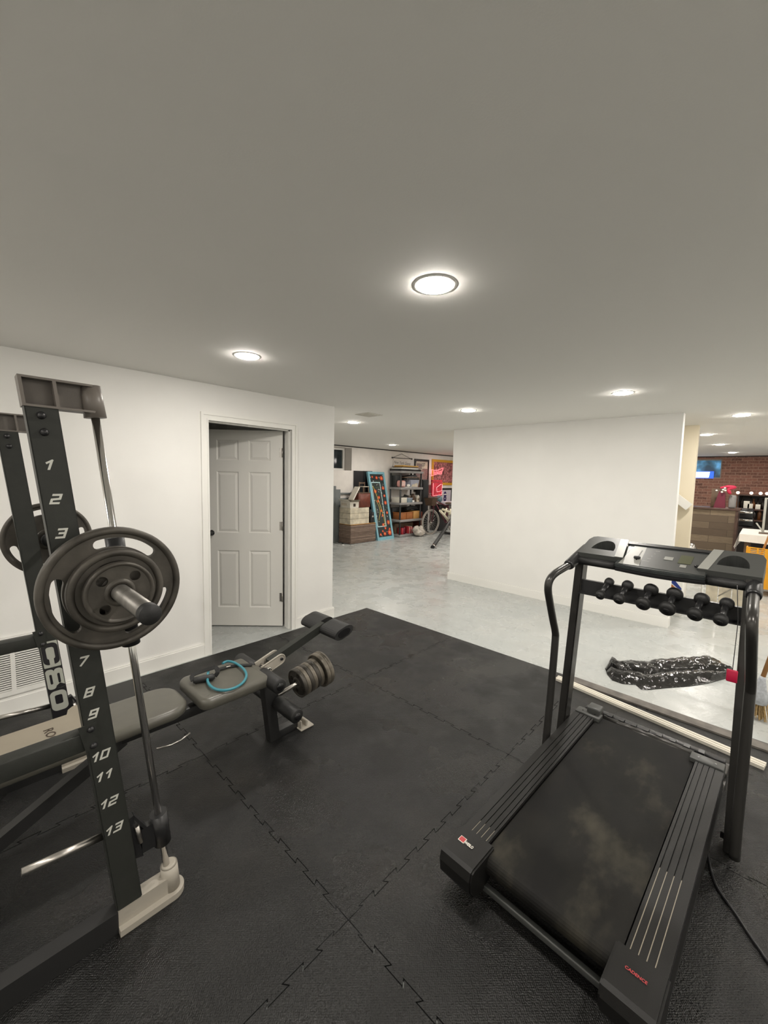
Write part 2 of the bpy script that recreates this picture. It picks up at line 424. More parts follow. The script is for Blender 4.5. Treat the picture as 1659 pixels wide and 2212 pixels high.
# ------------------------------------------------------------------ room shell
HC = 2.286; YD = 3.395; XE = 2.796; YW = 7.36; XB = 13.6; XC = 5.208; YC0, YC1 = .69, 3.502
DX0, DX1, DH = 1.455, 2.262, 1.99
struct('floor', MB().box(-2.6, 13.9, -3.6, 7.9, -.12, 0), 'painted_concrete')
struct('ceiling', MB().box(-2.6, 13.9, -3.6, 7.9, HC, HC+.1), 'ceiling_paint')
m = MB(); m.box(-2.5, DX0-.02, YD, YD+.115, 0, HC); m.box(DX1+.02, XE, YD, YD+.115, 0, HC); m.box(DX0-.02, DX1+.02, YD, YD+.115, DH+.02, HC)
struct('wall_left', m, 'wall_paint')
m = MB(); m.box(XE-.115, XE, YD+.115, YW, 0, HC); struct('wall_return', m, 'wall_paint')
m = MB(); m.box(.2, XE-.115, 5.6, 5.7, 0, HC); m.box(.1, .2, YD+.115, 5.7, 0, HC); struct('wall_closet', m, 'wall_paint')
m = MB(); m.box(XC, XC+.12, YC0, YC1, 0, HC); struct('wall_center', m, 'wall_paint')
m = MB(); m.box(6.40, 6.52, .683, YC1, 0, HC); m.box(XC+.12, 6.40, YC1-.12, YC1, 0, HC); struct('wall_stair', m, 'cream_paint')
m = MB()
for k in range(7): m.box(XC+.12, 6.40, 1.35+.26*k, 1.35+.26*(k+1), 0, .19*(k+1))
struct('stairs', m, 'cream_paint')
WX0, WX1, WZ0, WZ1 = 5.9, 6.615, 1.70, 2.24
m = MB(); m.box(XE-.115, 13.9, YW, YW+.3, 0, WZ0); m.box(XE-.115, WX0, YW, YW+.3, WZ0, HC); m.box(WX1, 13.9, YW, YW+.3, WZ0, HC); m.box(WX0, WX1, YW, YW+.3, WZ1, HC)
struct('wall_storage', m, 'block_wall')
BY0, BY1, BZ0, BZ1 = .905, 1.75, 1.71, 2.215
m = MB(); m.box(XB, XB+.3, -3.6, BY0, 0, HC); m.box(XB, XB+.3, BY1, 7.9, 0, HC); m.box(XB, XB+.3, BY0, BY1, 0, BZ0); m.box(XB, XB+.3, BY0, BY1, BZ1, HC)
struct('wall_brick', m, 'brickwork')
struct('wall_right', MB().box(-2.6, 13.9, -3.6, -3.5, 0, HC), 'wall_paint')
struct('wall_back', MB().box(-2.6, -2.5, -3.6, 7.9, 0, HC), 'wall_paint')
struct('trim_1', MB().box(XE, XB, YW-.012, YW, HC-.026, HC), 'dark_strip')
struct('trim_2', MB().box(XB-.012, XB, -3.5, YW, HC-.024, HC), 'dark_strip')
def base(m, x0, x1, y0, y1, h=.113):   # baseboard run with a small rounded top lip
    m.box(x0, x1, y0, y1, 0, h-.012)
    dx = .004 if x1-x0 < .05 else 0; dy = .004 if y1-y0 < .05 else 0
    m.box(x0+dx, x1-dx, y0+dy, y1-dy, h-.012, h)
m = MB(); base(m, -2.5, DX0-.062, YD-.016, YD); base(m, DX1+.062, XE+.016, YD-.016, YD); base(m, XE, XE+.016, YD, YW-.001); struct('baseboard_left', m, 'trim_paint')
m = MB(); base(m, XC-.016, XC, YC0-.016, YC1+.016); base(m, XC, XC+.12, YC0-.016, YC0); base(m, XC, 6.52, YC1, YC1+.016); struct('baseboard_center', m, 'trim_paint')
# door casing, jamb lining and stop
m = MB()
for a, b_ in ((DX0-.062, DX0), (DX1, DX1+.062)):
    m.box(a, b_, YD-.012, YD, 0, DH+.062); e0, e1 = (a, a+.02) if a < DX0 else (b_-.02, b_); m.box(e0, e1, YD-.02, YD-.012, 0, DH+.042)
    i0 = b_-.012 if a < DX0 else a; m.box(i0, i0+.012, YD-.016, YD-.012, 0, DH+.012)
m.box(DX0, DX1, YD-.012, YD, DH, DH+.062); m.box(DX0-.062, DX1+.062, YD-.02, YD-.012, DH+.042, DH+.062); m.box(DX0, DX1, YD-.016, YD-.012, DH, DH+.012)
m.box(DX0-.02, DX0, YD-.004, YD+.117, 0, DH+.02); m.box(DX1, DX1+.02, YD-.004, YD+.117, 0, DH+.02); m.box(DX0, DX1, YD-.004, YD+.117, DH, DH+.02)
m.box(DX0, DX0+.011, YD+.03, YD+.066, 0, DH); m.box(DX1-.011, DX1, YD+.03, YD+.066, 0, DH); m.box(DX0, DX1, YD+.03, YD+.066, DH-.011, DH)
struct('trim_3', m, 'trim_paint')
# the six-panel door, swung half open into the dark room behind
DW, DT = .765, .035; dth = math.radians(135.2); HX, HY = DX1-.022, YD+.118
door = bpy.data.objects.new('door_1', None); COL.objects.link(door); door.location = (HX, HY, .012); door.rotation_euler = (0, 0, dth); door['kind'] = 'structure'
m = MB()      # local x from hinge to latch edge, +y towards the camera side
S = .118; PW = (DW-2*S-.10)/2; cols = [(S, S+PW), (S+PW+.10, S+2*PW+.10)]; rows = [(.19, .775), (.955, 1.565), (1.675, 1.875)]
DHT = 1.972; m.box(0, DW, -DT, -.012, 0, DHT)
holes = []
for a, b_ in cols:
    for z0, z1 in rows: holes.append([(a, z0), (b_, z0), (b_, z1), (a, z1)])
m.prism([(0, 0), (DW, 0), (DW, DHT), (0, DHT)], holes, lambda x, y: (x, 0, y), (0, -.012, 0))
for h in holes:
    (a, z0), (b_, _), (_, z1), _ = h
    q = lambda d, y: [m.v((a+d, y, z0+d)), m.v((b_-d, y, z0+d)), m.v((b_-d, y, z1-d)), m.v((a+d, y, z1-d))]
    r1, r2, r3 = q(0, -.0005), q(.012, -.0095), q(.036, -.002)
    for A, B in ((r1, r2), (r2, r3)):
        for i in range(4): m._f([A[i], A[(i+1) % 4], B[(i+1) % 4], B[i]])
    m._f(r3)
# flip so that the panelled face looks at the gym (local +y after a 135 degree swing faces the camera)
slab = m.build('door_slab', 'door_paint', door, local=True)
m = MB(); m.lathe([(0, .062), (.018, .06), (.026, .045), (.022, .028), (.011, .02), (.011, .006), (.028, .004), (.028, 0)], (DW-.062, 0, .95), (0, 1, 0)); m.build('door_handle', 'black_plastic', door, local=True)
for z in (.30, 1.03, 1.76):
    m = MB(); m.cyl((0.001, .006, z-.045), (0.001, .006, z+.045), .0065, n=10); m.box(-.004, .03, -.001, .0025, z-.044, z+.044); m.build('door_hinge', 'brushed_steel', door, local=True)
# storage window: deep reveal, pale sash, night glass
m = MB(); m.box(WX0, WX1, YW+.285, YW+.3, WZ0, WZ1); wn = struct('window_1', m, 'glass_night')
m = MB(); fx1 = WX1-.01
for bx in ((WX0, fx1, WZ0, WZ0+.05), (WX0, fx1, WZ1-.045, WZ1), (fx1-.055, fx1, WZ0+.05, WZ1-.045), (WX0, WX0+.05, WZ0+.05, WZ1-.045), (6.0, 6.05, WZ0+.05, WZ1-.045)): m.box(bx[0], bx[1], YW+.24, YW+.284, bx[2], bx[3])
m.build('window_frame', 'trim_paint', wn)
m = MB(); m.box(WX0, 6.0, YW+.25, YW+.282, WZ0+.05, WZ1-.045); m.build('window_screen', 'black_gloss', wn)
# bar window
m = MB(); m.box(XB+.13, XB+.15, BY0, BY1, BZ0, BZ1); wn = struct('window_2', m, 'dusk_glass')
m = MB(); 
for a, b_, c0, c1 in ((BY0, BY1, BZ0, BZ0+.03), (BY0, BY1, BZ1-.03, BZ1), (BY0, BY0+.03, BZ0+.03, BZ1-.03), (BY1-.03, BY1, BZ0+.03, BZ1-.03)): m.box(XB+.09, XB+.13, a, b_, c0, c1)
m.build('window_frame', 'brick_sash', wn)

# ------------------------------------------------------------------ ceiling lights
LIGHTS = [(1.293, .98, 'nearest and largest round ceiling light above the black rubber mats'), (1.286, 2.415, 'round ceiling light in front of the open panel door'),
 (3.813, 2.39, 'round ceiling light between the door wall corner and the plain white partition'), (3.81, .925, 'round ceiling light in front of the right half of the white partition'),
 (3.75, 4.15, 'round ceiling light just past the door wall corner beside the ceiling vent'), (6.80, 6.21, 'farthest small ceiling light over the storage shelves'),
 (5.73, .26, 'round ceiling light right of the partition end, nearest of the bar row'), (7.69, .725, 'ceiling light touching the cream stair wall edge in the bar row'),
 (9.66, .70, 'third ceiling light along the bar row from the gym side'), (12.15, .65, 'last ceiling light of the bar row nearest the brick wall')]
FILL_LIGHTS = [(1.29, -.46), (-1.2, .98), (-1.2, 2.415), (-1.2, -.46), (3.81, -.7), (3.81, -2.4), (1.29, -2.2), (-1.2, -2.2), (5.73, -1.6), (7.7, -1.4), (9.7, -1.4), (12.1, -1.4), (6.9, 4.1), (9.8, 6.2), (9.8, 4.2), (7.6, 4.1), (12.3, 4.2), (12.3, 2.4), (9.8, 2.4), (7.6, 2.4), (6.8, -3.0), (10.5, -3.0)]  # unseen downlights, added to brighten the room and the far ceiling
def downlight(x, y, label):
    t = thing('ceiling_light', label, 'ceiling light', (x, y, HC), 0, 'round recessed ceiling lights')
    m = MB(); m.lathe([(.070, -.0028), (.0745, -.0032), (.084, -.0014), (.085, 0), (.070, 0), (.070, -.0028)], (x, y, HC), (0, 0, 1), 40); m.build('trim_ring', 'trim_paint', t)
    m = MB(); m.lathe([(0, -.0105), (.045, -.0095), (.062, -.0070), (.0685, -.0045), (.0697, -.0028), (0, -.002)], (x, y, HC), (0, 0, 1), 32); m.build('lens', 'lens', t)
for x, y, l in LIGHTS: downlight(x, y, l)
for x, y in FILL_LIGHTS: downlight(x, y, 'round recessed ceiling light added out of view to brighten the room')
# ceiling register and wall register
t = thing('ceiling_vent', 'flat square white air vent set in the ceiling past the door corner', 'vent', (3.39, 3.48, HC))
m = MB(); m.rbox(3.275, 3.505, 3.365, 3.6, HC-.008, HC, .003, 2); m.build('frame', 'silver_tile', t)
for k in range(9): MB().box(3.295, 3.485, 3.385+.022*k, 3.397+.022*k, HC-.012, HC-.008).build('slat', 'silver_tile', t)
t = thing('wall_vent', 'white louvred return air grille low on the left wall behind the weight machine', 'vent', (0, YD, .3))
VX0, VX1, VZ0, VZ1 = -.42, .385, .125, .50
m = MB(); m.box(VX0, VX1, YD-.004, YD, VZ0, VZ1); m.build('backing', 'black_gloss', t)
m = MB()
for a, b_, c0, c1 in ((VX0, VX1, VZ0, VZ0+.03), (VX0, VX1, VZ1-.03, VZ1), (VX0, VX0+.03, VZ0+.03, VZ1-.03), (VX1-.03, VX1, VZ0+.03, VZ1-.03)): m.box(a, b_, YD-.0135, YD, c0, c1)
for xx in (-.13, .185): m.box(xx, xx+.022, YD-.0135, YD-.003, VZ0+.03, VZ1-.03)
m.build('frame', 'trim_paint', t)
for k in range(22):
    z = VZ0+.033+k*.0143; m = MB()
    m.hexa([(VX0+.02, YD-.012, z), (VX1-.02, YD-.012, z), (VX1-.02, YD-.004, z+.002), (VX0+.02, YD-.004, z+.002), (VX0+.02, YD-.012, z+.005), (VX1-.02, YD-.012, z+.005), (VX1-.02, YD-.004, z+.007), (VX0+.02, YD-.004, z+.007)]); m.build('louvre', 'trim_paint', t)
# stair handrail on the cream wall
P0, P1 = V((6.34, .705, 1.26)), V((6.34, 2.6, 2.78-.55))
t = thing('handrail', 'cream wooden handrail slanting up the cream stair wall', 'handrail', P0)
MB().bar(P0, P0+V((0, .75, .62)), .04, .095, (0, 0, 1)).build('rail', 'trim_paint', t)
for k in (.12, .6): MB().cyl(P0+V((.01, .75*k, .62*k-.03)), P0+V((.06, .75*k, .62*k-.03)), .01).build('bracket', 'cream_paint', t)

# ------------------------------------------------------------------ rubber mats (interlocking 1.2 m tiles)
XS = [-2.47, -1.53, -.33, .87, 2.07, 3.275]; YS = [-2.65, -1.45, -.25, .95, 2.14, 3.338]
def teeth(p0, p1, n, side):
    """dovetail edge between two tile corners, in tile-plane coordinates"""
    p0, p1 = V((*p0, 0)), V((*p1, 0)); t = p1-p0; l = t.length; t /= l; nn = V((-t.y, t.x, 0)); out = [p0]; s = l/n
    for k in range(n):
        a = s*k
        d = .0085 if k % 2 else -.0085
        if k == 0 or k == n-1: d = 0
        out += [p0+t*(a-s*.1 if k else 0)+nn*(d*side), p0+t*(a+s*1.1 if k < n-1 else l)+nn*(d*side)]
    return [(p.x, p.y) for p in out[1:-1]]
where = {(3, 3): 'under the bench end and ahead of the treadmill left side', (4, 3): 'beside the treadmill front in the middle of the gym floor', (3, 2): 'under the rear of the treadmill', (4, 2): 'under the treadmill belt front and right upright',
         (4, 4): 'at the far corner by the bare concrete', (3, 4): 'in front of the open door beneath the bench leg', (2, 3): 'under the near foot of the weight machine', (2, 2): 'in the bottom foreground left of the seam', (2, 4): 'under the weight machine along the left wall'}
for i in range(1, 5):
    for j in range(1, 5):
        x0, x1, y0, y1 = XS[i], XS[i+1], YS[j], YS[j+1]; P = []; g = .0016
        def edge(a, b_, inner, s):
            if inner:
                fw = a < b_; q = teeth(a, b_, 19, 1) if fw else teeth(b_, a, 19, 1)[::-1]
                return [a]+q
            return [a]
        P += edge((x0, y0), (x1, y0), j > 0, 1); P += edge((x1, y0), (x1, y1), i < 4, 1); P += edge((x1, y1), (x0, y1), j < 4, 1); P += edge((x0, y1), (x0, y0), i > 0, 1)
        cx, cy = (x0+x1)/2, (y0+y1)/2; Q = []
        for a in P:
            if not Q or (V(a)-V(Q[-1])).length > 1e-5: Q.append(a)
        lift = random.uniform(-.0006, .0006)
        I = []
        for k in range(len(Q)):
            p0_, p1_, p2_ = V(Q[k-1]), V(Q[k]), V(Q[(k+1) % len(Q)]); d1, d2 = (p1_-p0_).normalized(), (p2_-p1_).normalized()
            n1, n2 = V((-d1.y, d1.x)), V((-d2.y, d2.x)); n12 = (n1+n2); q_ = max(.35, 1+n1.dot(n2)); I.append((p1_.x+n12.x*g/q_, p1_.y+n12.y*g/q_))
        m = MB(); m.prism(I, [], lambda x, y: (x, y, .0125+lift), (0, 0, -.0125-lift))
        vis = where.get((i, j))  # tiles without an entry are unseen, added to darken the near ceiling
        o = m.build('floor_mat', 'rubber_mat'); tag(o, 'black rubber floor mat '+(vis or 'added out of view to darken the near ceiling'), 'floor mat', 'interlocking black rubber mats')
# ------------------------------------------------------------------ smith machine (two leaning posts, guide rods, side beams)
YN, YF, PT = 1.465, 2.52, .05          # front faces of the near and far posts, post depth
SL = -.1033                            # lean of the posts, dx per metre of height
def px_(z): return .3135 + SL*z        # left edge of a post at height z
PWD = .0735
rack = thing('smith_machine', 'grey weight machine with two numbered leaning posts and chrome guide rods', 'weight machine', (.2, 2.0, .0125))
ZT, ZB = 1.728, .090
EZ = V((SL, 0, 1)).normalized(); EX = V((1, 0, -SL)).normalized()*-1*-1
def post(y, flip):
    m = MB(); P = []
    for z in (ZB, ZT):
        for xx, yy in ((px_(z), y), (px_(z)+PWD, y), (px_(z)+PWD, y+PT), (px_(z), y+PT)): P.append((xx, yy, z))
    m.hexa(P); bmesh.ops.bevel(m.bm, geom=list(m.bm.edges), offset=.003, segments=2, affect='EDGES')
    o = m.build('upright', 'grey_powder', rack)
    for z in (1.700, 1.655):
        m = MB(); c = V((px_(z)+PWD*.45, y, z)); m.lathe([(0, -.011), (.006, -.0105), (.0095, -.006), (.011, 0)], c, (0, 1, 0), 16); m.build('bolt', 'black_plastic', o)
    return o
up_n = post(YN, 0); up_f = post(YF, 0)
up_n['label'] = 'near grey post with slanted white numerals'; up_f['label'] = 'far grey post with light C80 lettering'
NUM = [(1, 107, 1004), (2, 121, 1078), (3, 133, 1152), (7, 180, 1428), (8, 193, 1495), (9, 202, 1542), (10, 217, 1632), (11, 226, 1675), (12, 235, 1733), (13, 246, 1790)]
zs = {n: at(x, y, 1, YN) for n, x, y in NUM}
STROKES = {'0': [[(0, 0), (1, 0), (1, 1), (0, 1), (0, 0)]], '1': [[(.1, .72), (.62, 1), (.62, 0)]], '2': [[(0, 1), (1, 1), (1, .52), (0, .45), (0, 0), (1, 0)]], '3': [[(0, 1), (1, 1), (1, 0), (0, 0)], [(.25, .52), (1, .52)]],
           '4': [[(.15, 1), (0, .4), (1, .4)], [(.75, .8), (.75, 0)]], '5': [[(1, 1), (0, 1), (0, .55), (1, .5), (1, 0), (0, 0)]], '6': [[(1, 1), (0, 1), (0, 0), (1, 0), (1, .52), (0, .52)]], '7': [[(0, 1), (1, 1), (.35, 0)]],
           '8': [[(0, 0), (1, 0), (1, 1), (0, 1), (0, 0)], [(0, .52), (1, .52)]], '9': [[(0, 0), (1, 0), (1, 1), (0, 1), (0, .5), (1, .5)]]}
def numeral(body, p, h, par, y):
    w_, gap, th = h*.74, h*1.05, h*.25; m = MB(); tot = gap*(len(body)-1); lay = 0
    for i, ch in enumerate(body):
        for st in STROKES[ch]:
            for (a, b_), (c, d) in zip(st, st[1:]):
                lay += 1
                A_, B_ = V((a*w_, 0, b*h)) if False else V((a*w_, 0, b_*h)), V((c*w_, 0, d*h)); t_ = (B_-A_).normalized(); A_ -= t_*th*.42; B_ += t_*th*.42; n_ = V((-t_.z, 0, t_.x))*th*.5
                q = [A_+n_, B_+n_, B_-n_, A_-n_]; o_ = V((p.x-w_/2-tot/2+gap*i, y-.0004-.00003*lay, p.z-h/2))
                m._f([m.v(o_+V((k.x+k.z*.30-h*.15, 0, k.z))) for k in q])
    return m.build('numeral', 'numeral_white', par)
for n, p in zs.items(): numeral(str(n), p, .0235, up_n, YN)
# C80 plates reading downwards on the far post
LX = lambda u, v_: (px_(.53+v_)+PWD/2+u, YF-.0012, .53+v_)       # u across the post, v up the post
m = MB(); m.prism(rrect(.066, .135, .003, 3, 0, .112), [], lambda x, y: LX(x, y), (0, .001, 0)); m.build('letter_plate', 'decal_grey', up_f)
def cshape(w, h, t, gap, r):   # letter C turned so its mouth opens downwards
    O = rrect(w, h, r, 5); I = rrect(w-2*t, h-2*t, r*.6, 5)
    return O, I
m = MB(); m.prism(rrect(.064, .112, .022, 5, 0, .115), [rrect(.032, .062, .010, 4, 0, .118)], lambda x, y: V(LX(x, y))+V((0, -.0008, 0)), (0, .0005, 0)); m.build('letter', 'decal_black', up_f)
m = MB(); m.prism([(-.009, .048), (.009, .048), (.009, .09), (-.009, .09)], [], lambda x, y: V(LX(x, y))+V((0, -.0016, 0)), (0, .0005, 0)); m.build('letter_gap', 'decal_grey', up_f)
m = MB(); m.prism(rrect(.072, .26, .004, 3, 0, -.09), [], lambda x, y: V(LX(x, y))+V((0, .0004, 0)), (0, .0006, 0)); m.build('letter_plate', 'decal_black', up_f)
m = MB()
for cy, holes in ((-.018, 'B'), (-.135, '0')):
    if holes == '0': m.prism(rrect(.066, .105, .022, 5, 0, cy), [rrect(.030, .048, .007, 4, 0, cy+.006)], lambda x, y: V(LX(x, y))+V((0, -.0008, 0)), (0, .0005, 0))
    else:
        for sx in (-1, 1): m.prism(rrect(.0335, .105, .014, 5, sx*.0168, cy), [rrect(.010, .052, .005, 4, sx*.0155, cy)], lambda x, y: V(LX(x, y))+V((0, -.0008-.0001*sx, 0)), (0, .0005, 0))
m.build('letter', 'decal_grey', up_f)
def rod_x(z): return .352 + SL*(z-1.205)
YR_N, YR_F = YN+.025, YF+.025
for y in (YR_N, YR_F):
    near = y < 2
    m = MB(); m.cyl((rod_x(1.735), y, 1.735), (rod_x(.10), y, .10), .0112, n=24); m.build('guide_rod', 'chrome', rack)
    # moulded top bracket: open tray with a web and a round nose over the rod
    m = MB(); z0, z1 = 1.722, 1.803; xa, xb = px_(1.76)-.003, rod_x(1.76)
    ya, yb = y-.028, y+.028; sk = lambda x, z: x + SL*(z-1.76)
    def slab_(x0, x1, a, b_, y0, y1): m.hexa([(sk(x0, a), y0, a), (sk(x1, a), y0, a), (sk(x1, a), y1, a), (sk(x0, a), y1, a), (sk(x0, b_), y0, b_), (sk(x1, b_), y0, b_), (sk(x1, b_), y1, b_), (sk(x0, b_), y1, b_)])
    slab_(xa, xb, z0, z0+.006, ya, yb); slab_(xa, xb, z1-.006, z1, ya, yb); slab_(xa, xa+.008, z0+.006, z1-.006, ya, yb); slab_(xa+.008, xb-.01, z0+.006, z1-.006, y+.004, y+.009)
    slab_(px_(1.76)+PWD-.004, px_(1.76)+PWD+.004, z0+.006, z1-.006, ya, y+.004)
    m.cyl((rod_x(z0-.012), y, z0-.012), (rod_x(z1), y, z1), .029, .025, n=28); m.build('top_bracket', 'taupe_plastic', rack)
    # cast foot: flange, raised web, rod socket
    m = MB(); x0, x1 = .306, rod_x(.05)+.004
    fl = [(x0, y-.045)]+[(x1+.045*math.sin(math.radians(a)), y-.045*math.cos(math.radians(a))) for a in range(0, 181, 15)]+[(x0, y+.045)]
    m.prism(fl, [], lambda a, b_: (a, b_, .034), (0, 0, -.0215))
    m.box(x0, x1, y-.024, y+.024, .034, .092); m.cyl((x1+.002, y, .034), (x1-.004, y, .125), .030, .028, n=28); m.cyl((x1-.004, y, .125), (x1-.0045, y, .131), .028, .02, n=28)
    m.build('foot', 'beige_foot', rack)
    # floor tube running back from the foot, mid-height side beam with its gusset, rear post
    MB().box(-1.02, .305, y-.025, y+.027, .0125, .088).build('floor_tube', 'black_powder', rack)
    MB().rbox(-1.02, px_(.72)+.004, y-.025, y+.025, .690, .748, .004, 2).build('side_beam', 'grey_powder', rack)
    m = MB(); yy = y-.029
    m.prism([(px_(.79)-.012, .772), (px_(.79)+.034, .776), (px_(.68)+.030, .682), (px_(.68)-.006, .688)], [], lambda a, b_: (a, yy, b_), (0, .0035, 0))
    g = m.build('gusset', 'grey_powder', rack)
    for z, dx in ((.757, .016), (.702, .016)):
        m = MB(); c = V((px_(z)+dx, yy, z)); m.lathe([(0, -.009), (.006, -.0085), (.0095, -.004), (.010, 0)], c, (0, 1, 0), 12); m.build('bolt', 'black_plastic', g)
    MB().rbox(-1.07, -1.02, y-.025, y+.025, .0125, 1.30, .004, 2).build('rear_post', 'grey_powder', rack)
    # plate storage peg on the back of the post
    m = MB(); m.cyl((px_(.37), y, .366), (.078, y, .385), .0115, n=16); m.build('storage_peg', 'brushed_steel', rack)
    # safety stop on the rod with hook and lever
    z0, z1 = .226, .345; m = MB(); m.cyl((rod_x(z0), y, z0), (rod_x(z1), y, z1), .0275, n=24)
    hx = rod_x(.29)
    m.box(hx-.062, hx-.018, y-.013, y+.013, .236, .325)
    m.hexa([(hx-.095, y-.012, .235), (hx-.058, y-.012, .225), (hx-.058, y+.012, .225), (hx-.095, y+.012, .235), (hx-.105, y-.012, .375), (hx-.085, y-.012, .385), (hx-.085, y+.012, .385), (hx-.105, y+.012, .375)])
    m.hexa([(hx-.105, y-.014, .372), (hx-.085, y-.014, .384), (hx-.085, y+.014, .384), (hx-.105, y+.014, .372), (hx-.108, y-.014, .384), (hx-.085, y-.014, .392), (hx-.085, y+.014, .392), (hx-.108, y+.014, .384)])
    m.hexa([(hx-.085, y-.014, .378), (hx-.052, y-.014, .318), (hx-.052, y+.014, .318), (hx-.085, y+.014, .378), (hx-.083, y-.014, .390), (hx-.046, y-.014, .326), (hx-.046, y+.014, .326), (hx-.083, y+.014, .390)])
    st = m.build('safety_stop', 'black_plastic', rack)
    m = MB(); m.cyl((hx-.078, y-.017, .352), (hx-.066, y-.017, .285), .0075, n=10); m.build('stop_pin', 'brushed_steel', st)
for z, x in ((1.26, -1.045), (.05, -.99), (.72, -.98)): MB().rbox(x-.022, x+.022, YN+.05, YF, z-.022, z+.022, .004, 2).build('crossmember', 'grey_powder', rack)

# ------------------------------------------------------------------ barbell and its plates
BX, BZ = .313, 1.203
bar = thing('barbell', 'steel smith bar with thick grey sleeve sticking out towards the viewer', 'barbell', (BX, 2.0, BZ))
MB().cyl((BX, YN-.10, BZ), (BX, YF+.155, BZ), .0135, n=20).build('shaft', 'brushed_steel', bar)
for s, y0, y1 in ((-1, 1.425, 1.073), (1, 2.61, 2.96)):
    m = MB(); yb = y1 - .026*s
    m.lathe([(.0265, 0), (.0245, .004), (.0245, abs(yb-y0)), (0, abs(yb-y0))], (BX, y0, BZ), (0, s, 0), 28); m.build('sleeve', 'steel_sleeve', bar)
    m = MB(); m.lathe([(.0255, 0), (.0262, .002), (.0262, .024), (.0252, .0258), (0, .0262)], (BX, yb, BZ), (0, s, 0), 28); m.build('end_cap', 'foam', bar)
    m = MB(); m.lathe([(0, -.02), (.034, -.02), (.036, -.017), (.036, -.004), (0, -.004)], (BX, y0, BZ), (0, s, 0), 28); m.build('collar', 'black_powder', bar)
for y in (YR_N, YR_F):
    m = MB(); z0, z1 = .985, 1.345; m.cyl((rod_x(z0), y, z0), (rod_x(z1), y, z1), .0265, n=28); m.box(BX-.01, rod_x(BZ), y-.016, y+.016, BZ-.03, BZ+.03); m.build('carriage', 'black_plastic', bar)
def ring_arc(r0, r1, a0, a1, n=14):
    """rounded curved slot outline between two radii"""
    P = []; rm = (r0+r1)/2; h = (r1-r0)/2
    for i in range(n+1): a = math.radians(a0+(a1-a0)*i/n); P.append((r1*math.cos(a), r1*math.sin(a)))
    c = (rm*math.cos(math.radians(a1)), rm*math.sin(math.radians(a1)))
    for i in range(1, 8): t = math.radians(a1+180*i/8); P.append((c[0]+h*math.cos(t), c[1]+h*math.sin(t)))
    for i in range(n+1): a = math.radians(a1+(a0-a1)*i/n); P.append((r0*math.cos(a), r0*math.sin(a)))
    c = (rm*math.cos(math.radians(a0)), rm*math.sin(math.radians(a0)))
    for i in range(1, 8): t = math.radians(a0+180+180*i/8); P.append((c[0]+h*math.cos(t), c[1]+h*math.sin(t)))
    return P
def iron(c, axis, R, T, label, group, slots=(), hub=.045, bore=.026, holes=(), turn=0, m_='iron_plate', lip=.02):
    """cast plate: web with slots, thick rim, thick hub"""
    c = V(c); ax = V(axis).normalized(); X, Y, _ = frame_from(ax); X, Y = (Matrix.Rotation(math.radians(turn), 3, ax) @ X, Matrix.Rotation(math.radians(turn), 3, ax) @ Y)
    t = thing('weight_plate', label, 'weight plate', c, 0, group)
    m = MB(); m.prism(circ(0, 0, R-.002, 72), [circ(0, 0, bore, 28)]+[ring_arc(*s) for s in slots]+[circ(*h, 18) for h in holes], lambda x, y: c+X*x+Y*y-ax*(T*.27), ax*(T*.54))
    m.lathe([(R-lip, -T*.27), (R-lip+.004, -T*.5), (R-.003, -T*.5), (R, -T*.36), (R, T*.36), (R-.003, T*.5), (R-lip+.004, T*.5), (R-lip, T*.27)], c, ax, 72)
    m.lathe([(hub+.004, -T*.27), (hub, -T*.48), (bore, -T*.48), (bore, T*.48), (hub, T*.48), (hub+.004, T*.27)], c, ax, 40)
    m.build('casting', m_, t, recalc=False); return t
BAR = (BX, 0, BZ)
for s, yb in ((-1, 1.405), (1, 2.64)):
    w_ = 'on the near end of the barbell' if s < 0 else 'on the far end of the barbell behind the posts'
    sl3 = [(.125, .153, 10, 70), (.125, .153, 130, 190), (.125, .153, 250, 310)]
    iron((BX, yb, BZ), (0, s, 0), .183, .036, 'large iron plate '+w_, 'plates on the barbell', sl3, .05, turn=35)
    iron((BX, yb+s*.034, BZ), (0, s, 0), .122, .030, 'middle sized iron plate '+w_, 'plates on the barbell', [(.062, .088, 0, 46), (.062, .088, 120, 166), (.062, .088, 240, 286)], .04, turn=70)
    iron((BX, yb+s*.064, BZ), (0, s, 0), .089, .024, 'small outermost iron plate '+w_, 'plates on the barbell', (), .036, holes=[(.058*math.cos(a), .058*math.sin(a), .0145) for a in (.5, .5+math.pi/2, .5+math.pi, .5+1.5*math.pi)], lip=.012, turn=20)

# ------------------------------------------------------------------ weight bench with leg developer
YB = 2.0
bench = thing('weight_bench', 'weight bench with grey green vinyl pads and black leg developer', 'bench', (.8, YB, .0125))
def cushion(O, z0, z1, r_):
    m = MB(); n_ = len(O); nr = []
    for i in range(n_):
        a, b_ = V((*O[i-1], 0)), V((*O[(i+1) % n_], 0)); t_ = (b_-a).normalized(); nr.append(V((-t_.y, t_.x, 0)))
    rings = [(.010, z0), (0, z0+.008)]+[(r_*(1-math.cos(math.radians(a))), z1-r_+r_*math.sin(math.radians(a))) for a in range(0, 91, 15)]+[(r_*1.9, z1+.002)]
    prev = None
    for d, z in rings:
        cur = [m.v((O[i][0]+nr[i].x*d, O[i][1]+nr[i].y*d, z)) for i in range(n_)]
        if prev:
            for i in range(n_):
                f = m._f([prev[i], prev[(i+1) % n_], cur[(i+1) % n_], cur[i]]); f.smooth = True
        else: m._f(cur[::-1])
        prev = cur
    f = m._f(prev); f.smooth = True; return m
cushion(rrect(.385, .33, .045, 6, .945, 2.018), .422, .478, .024).build('seat_pad', 'vinyl', bench)
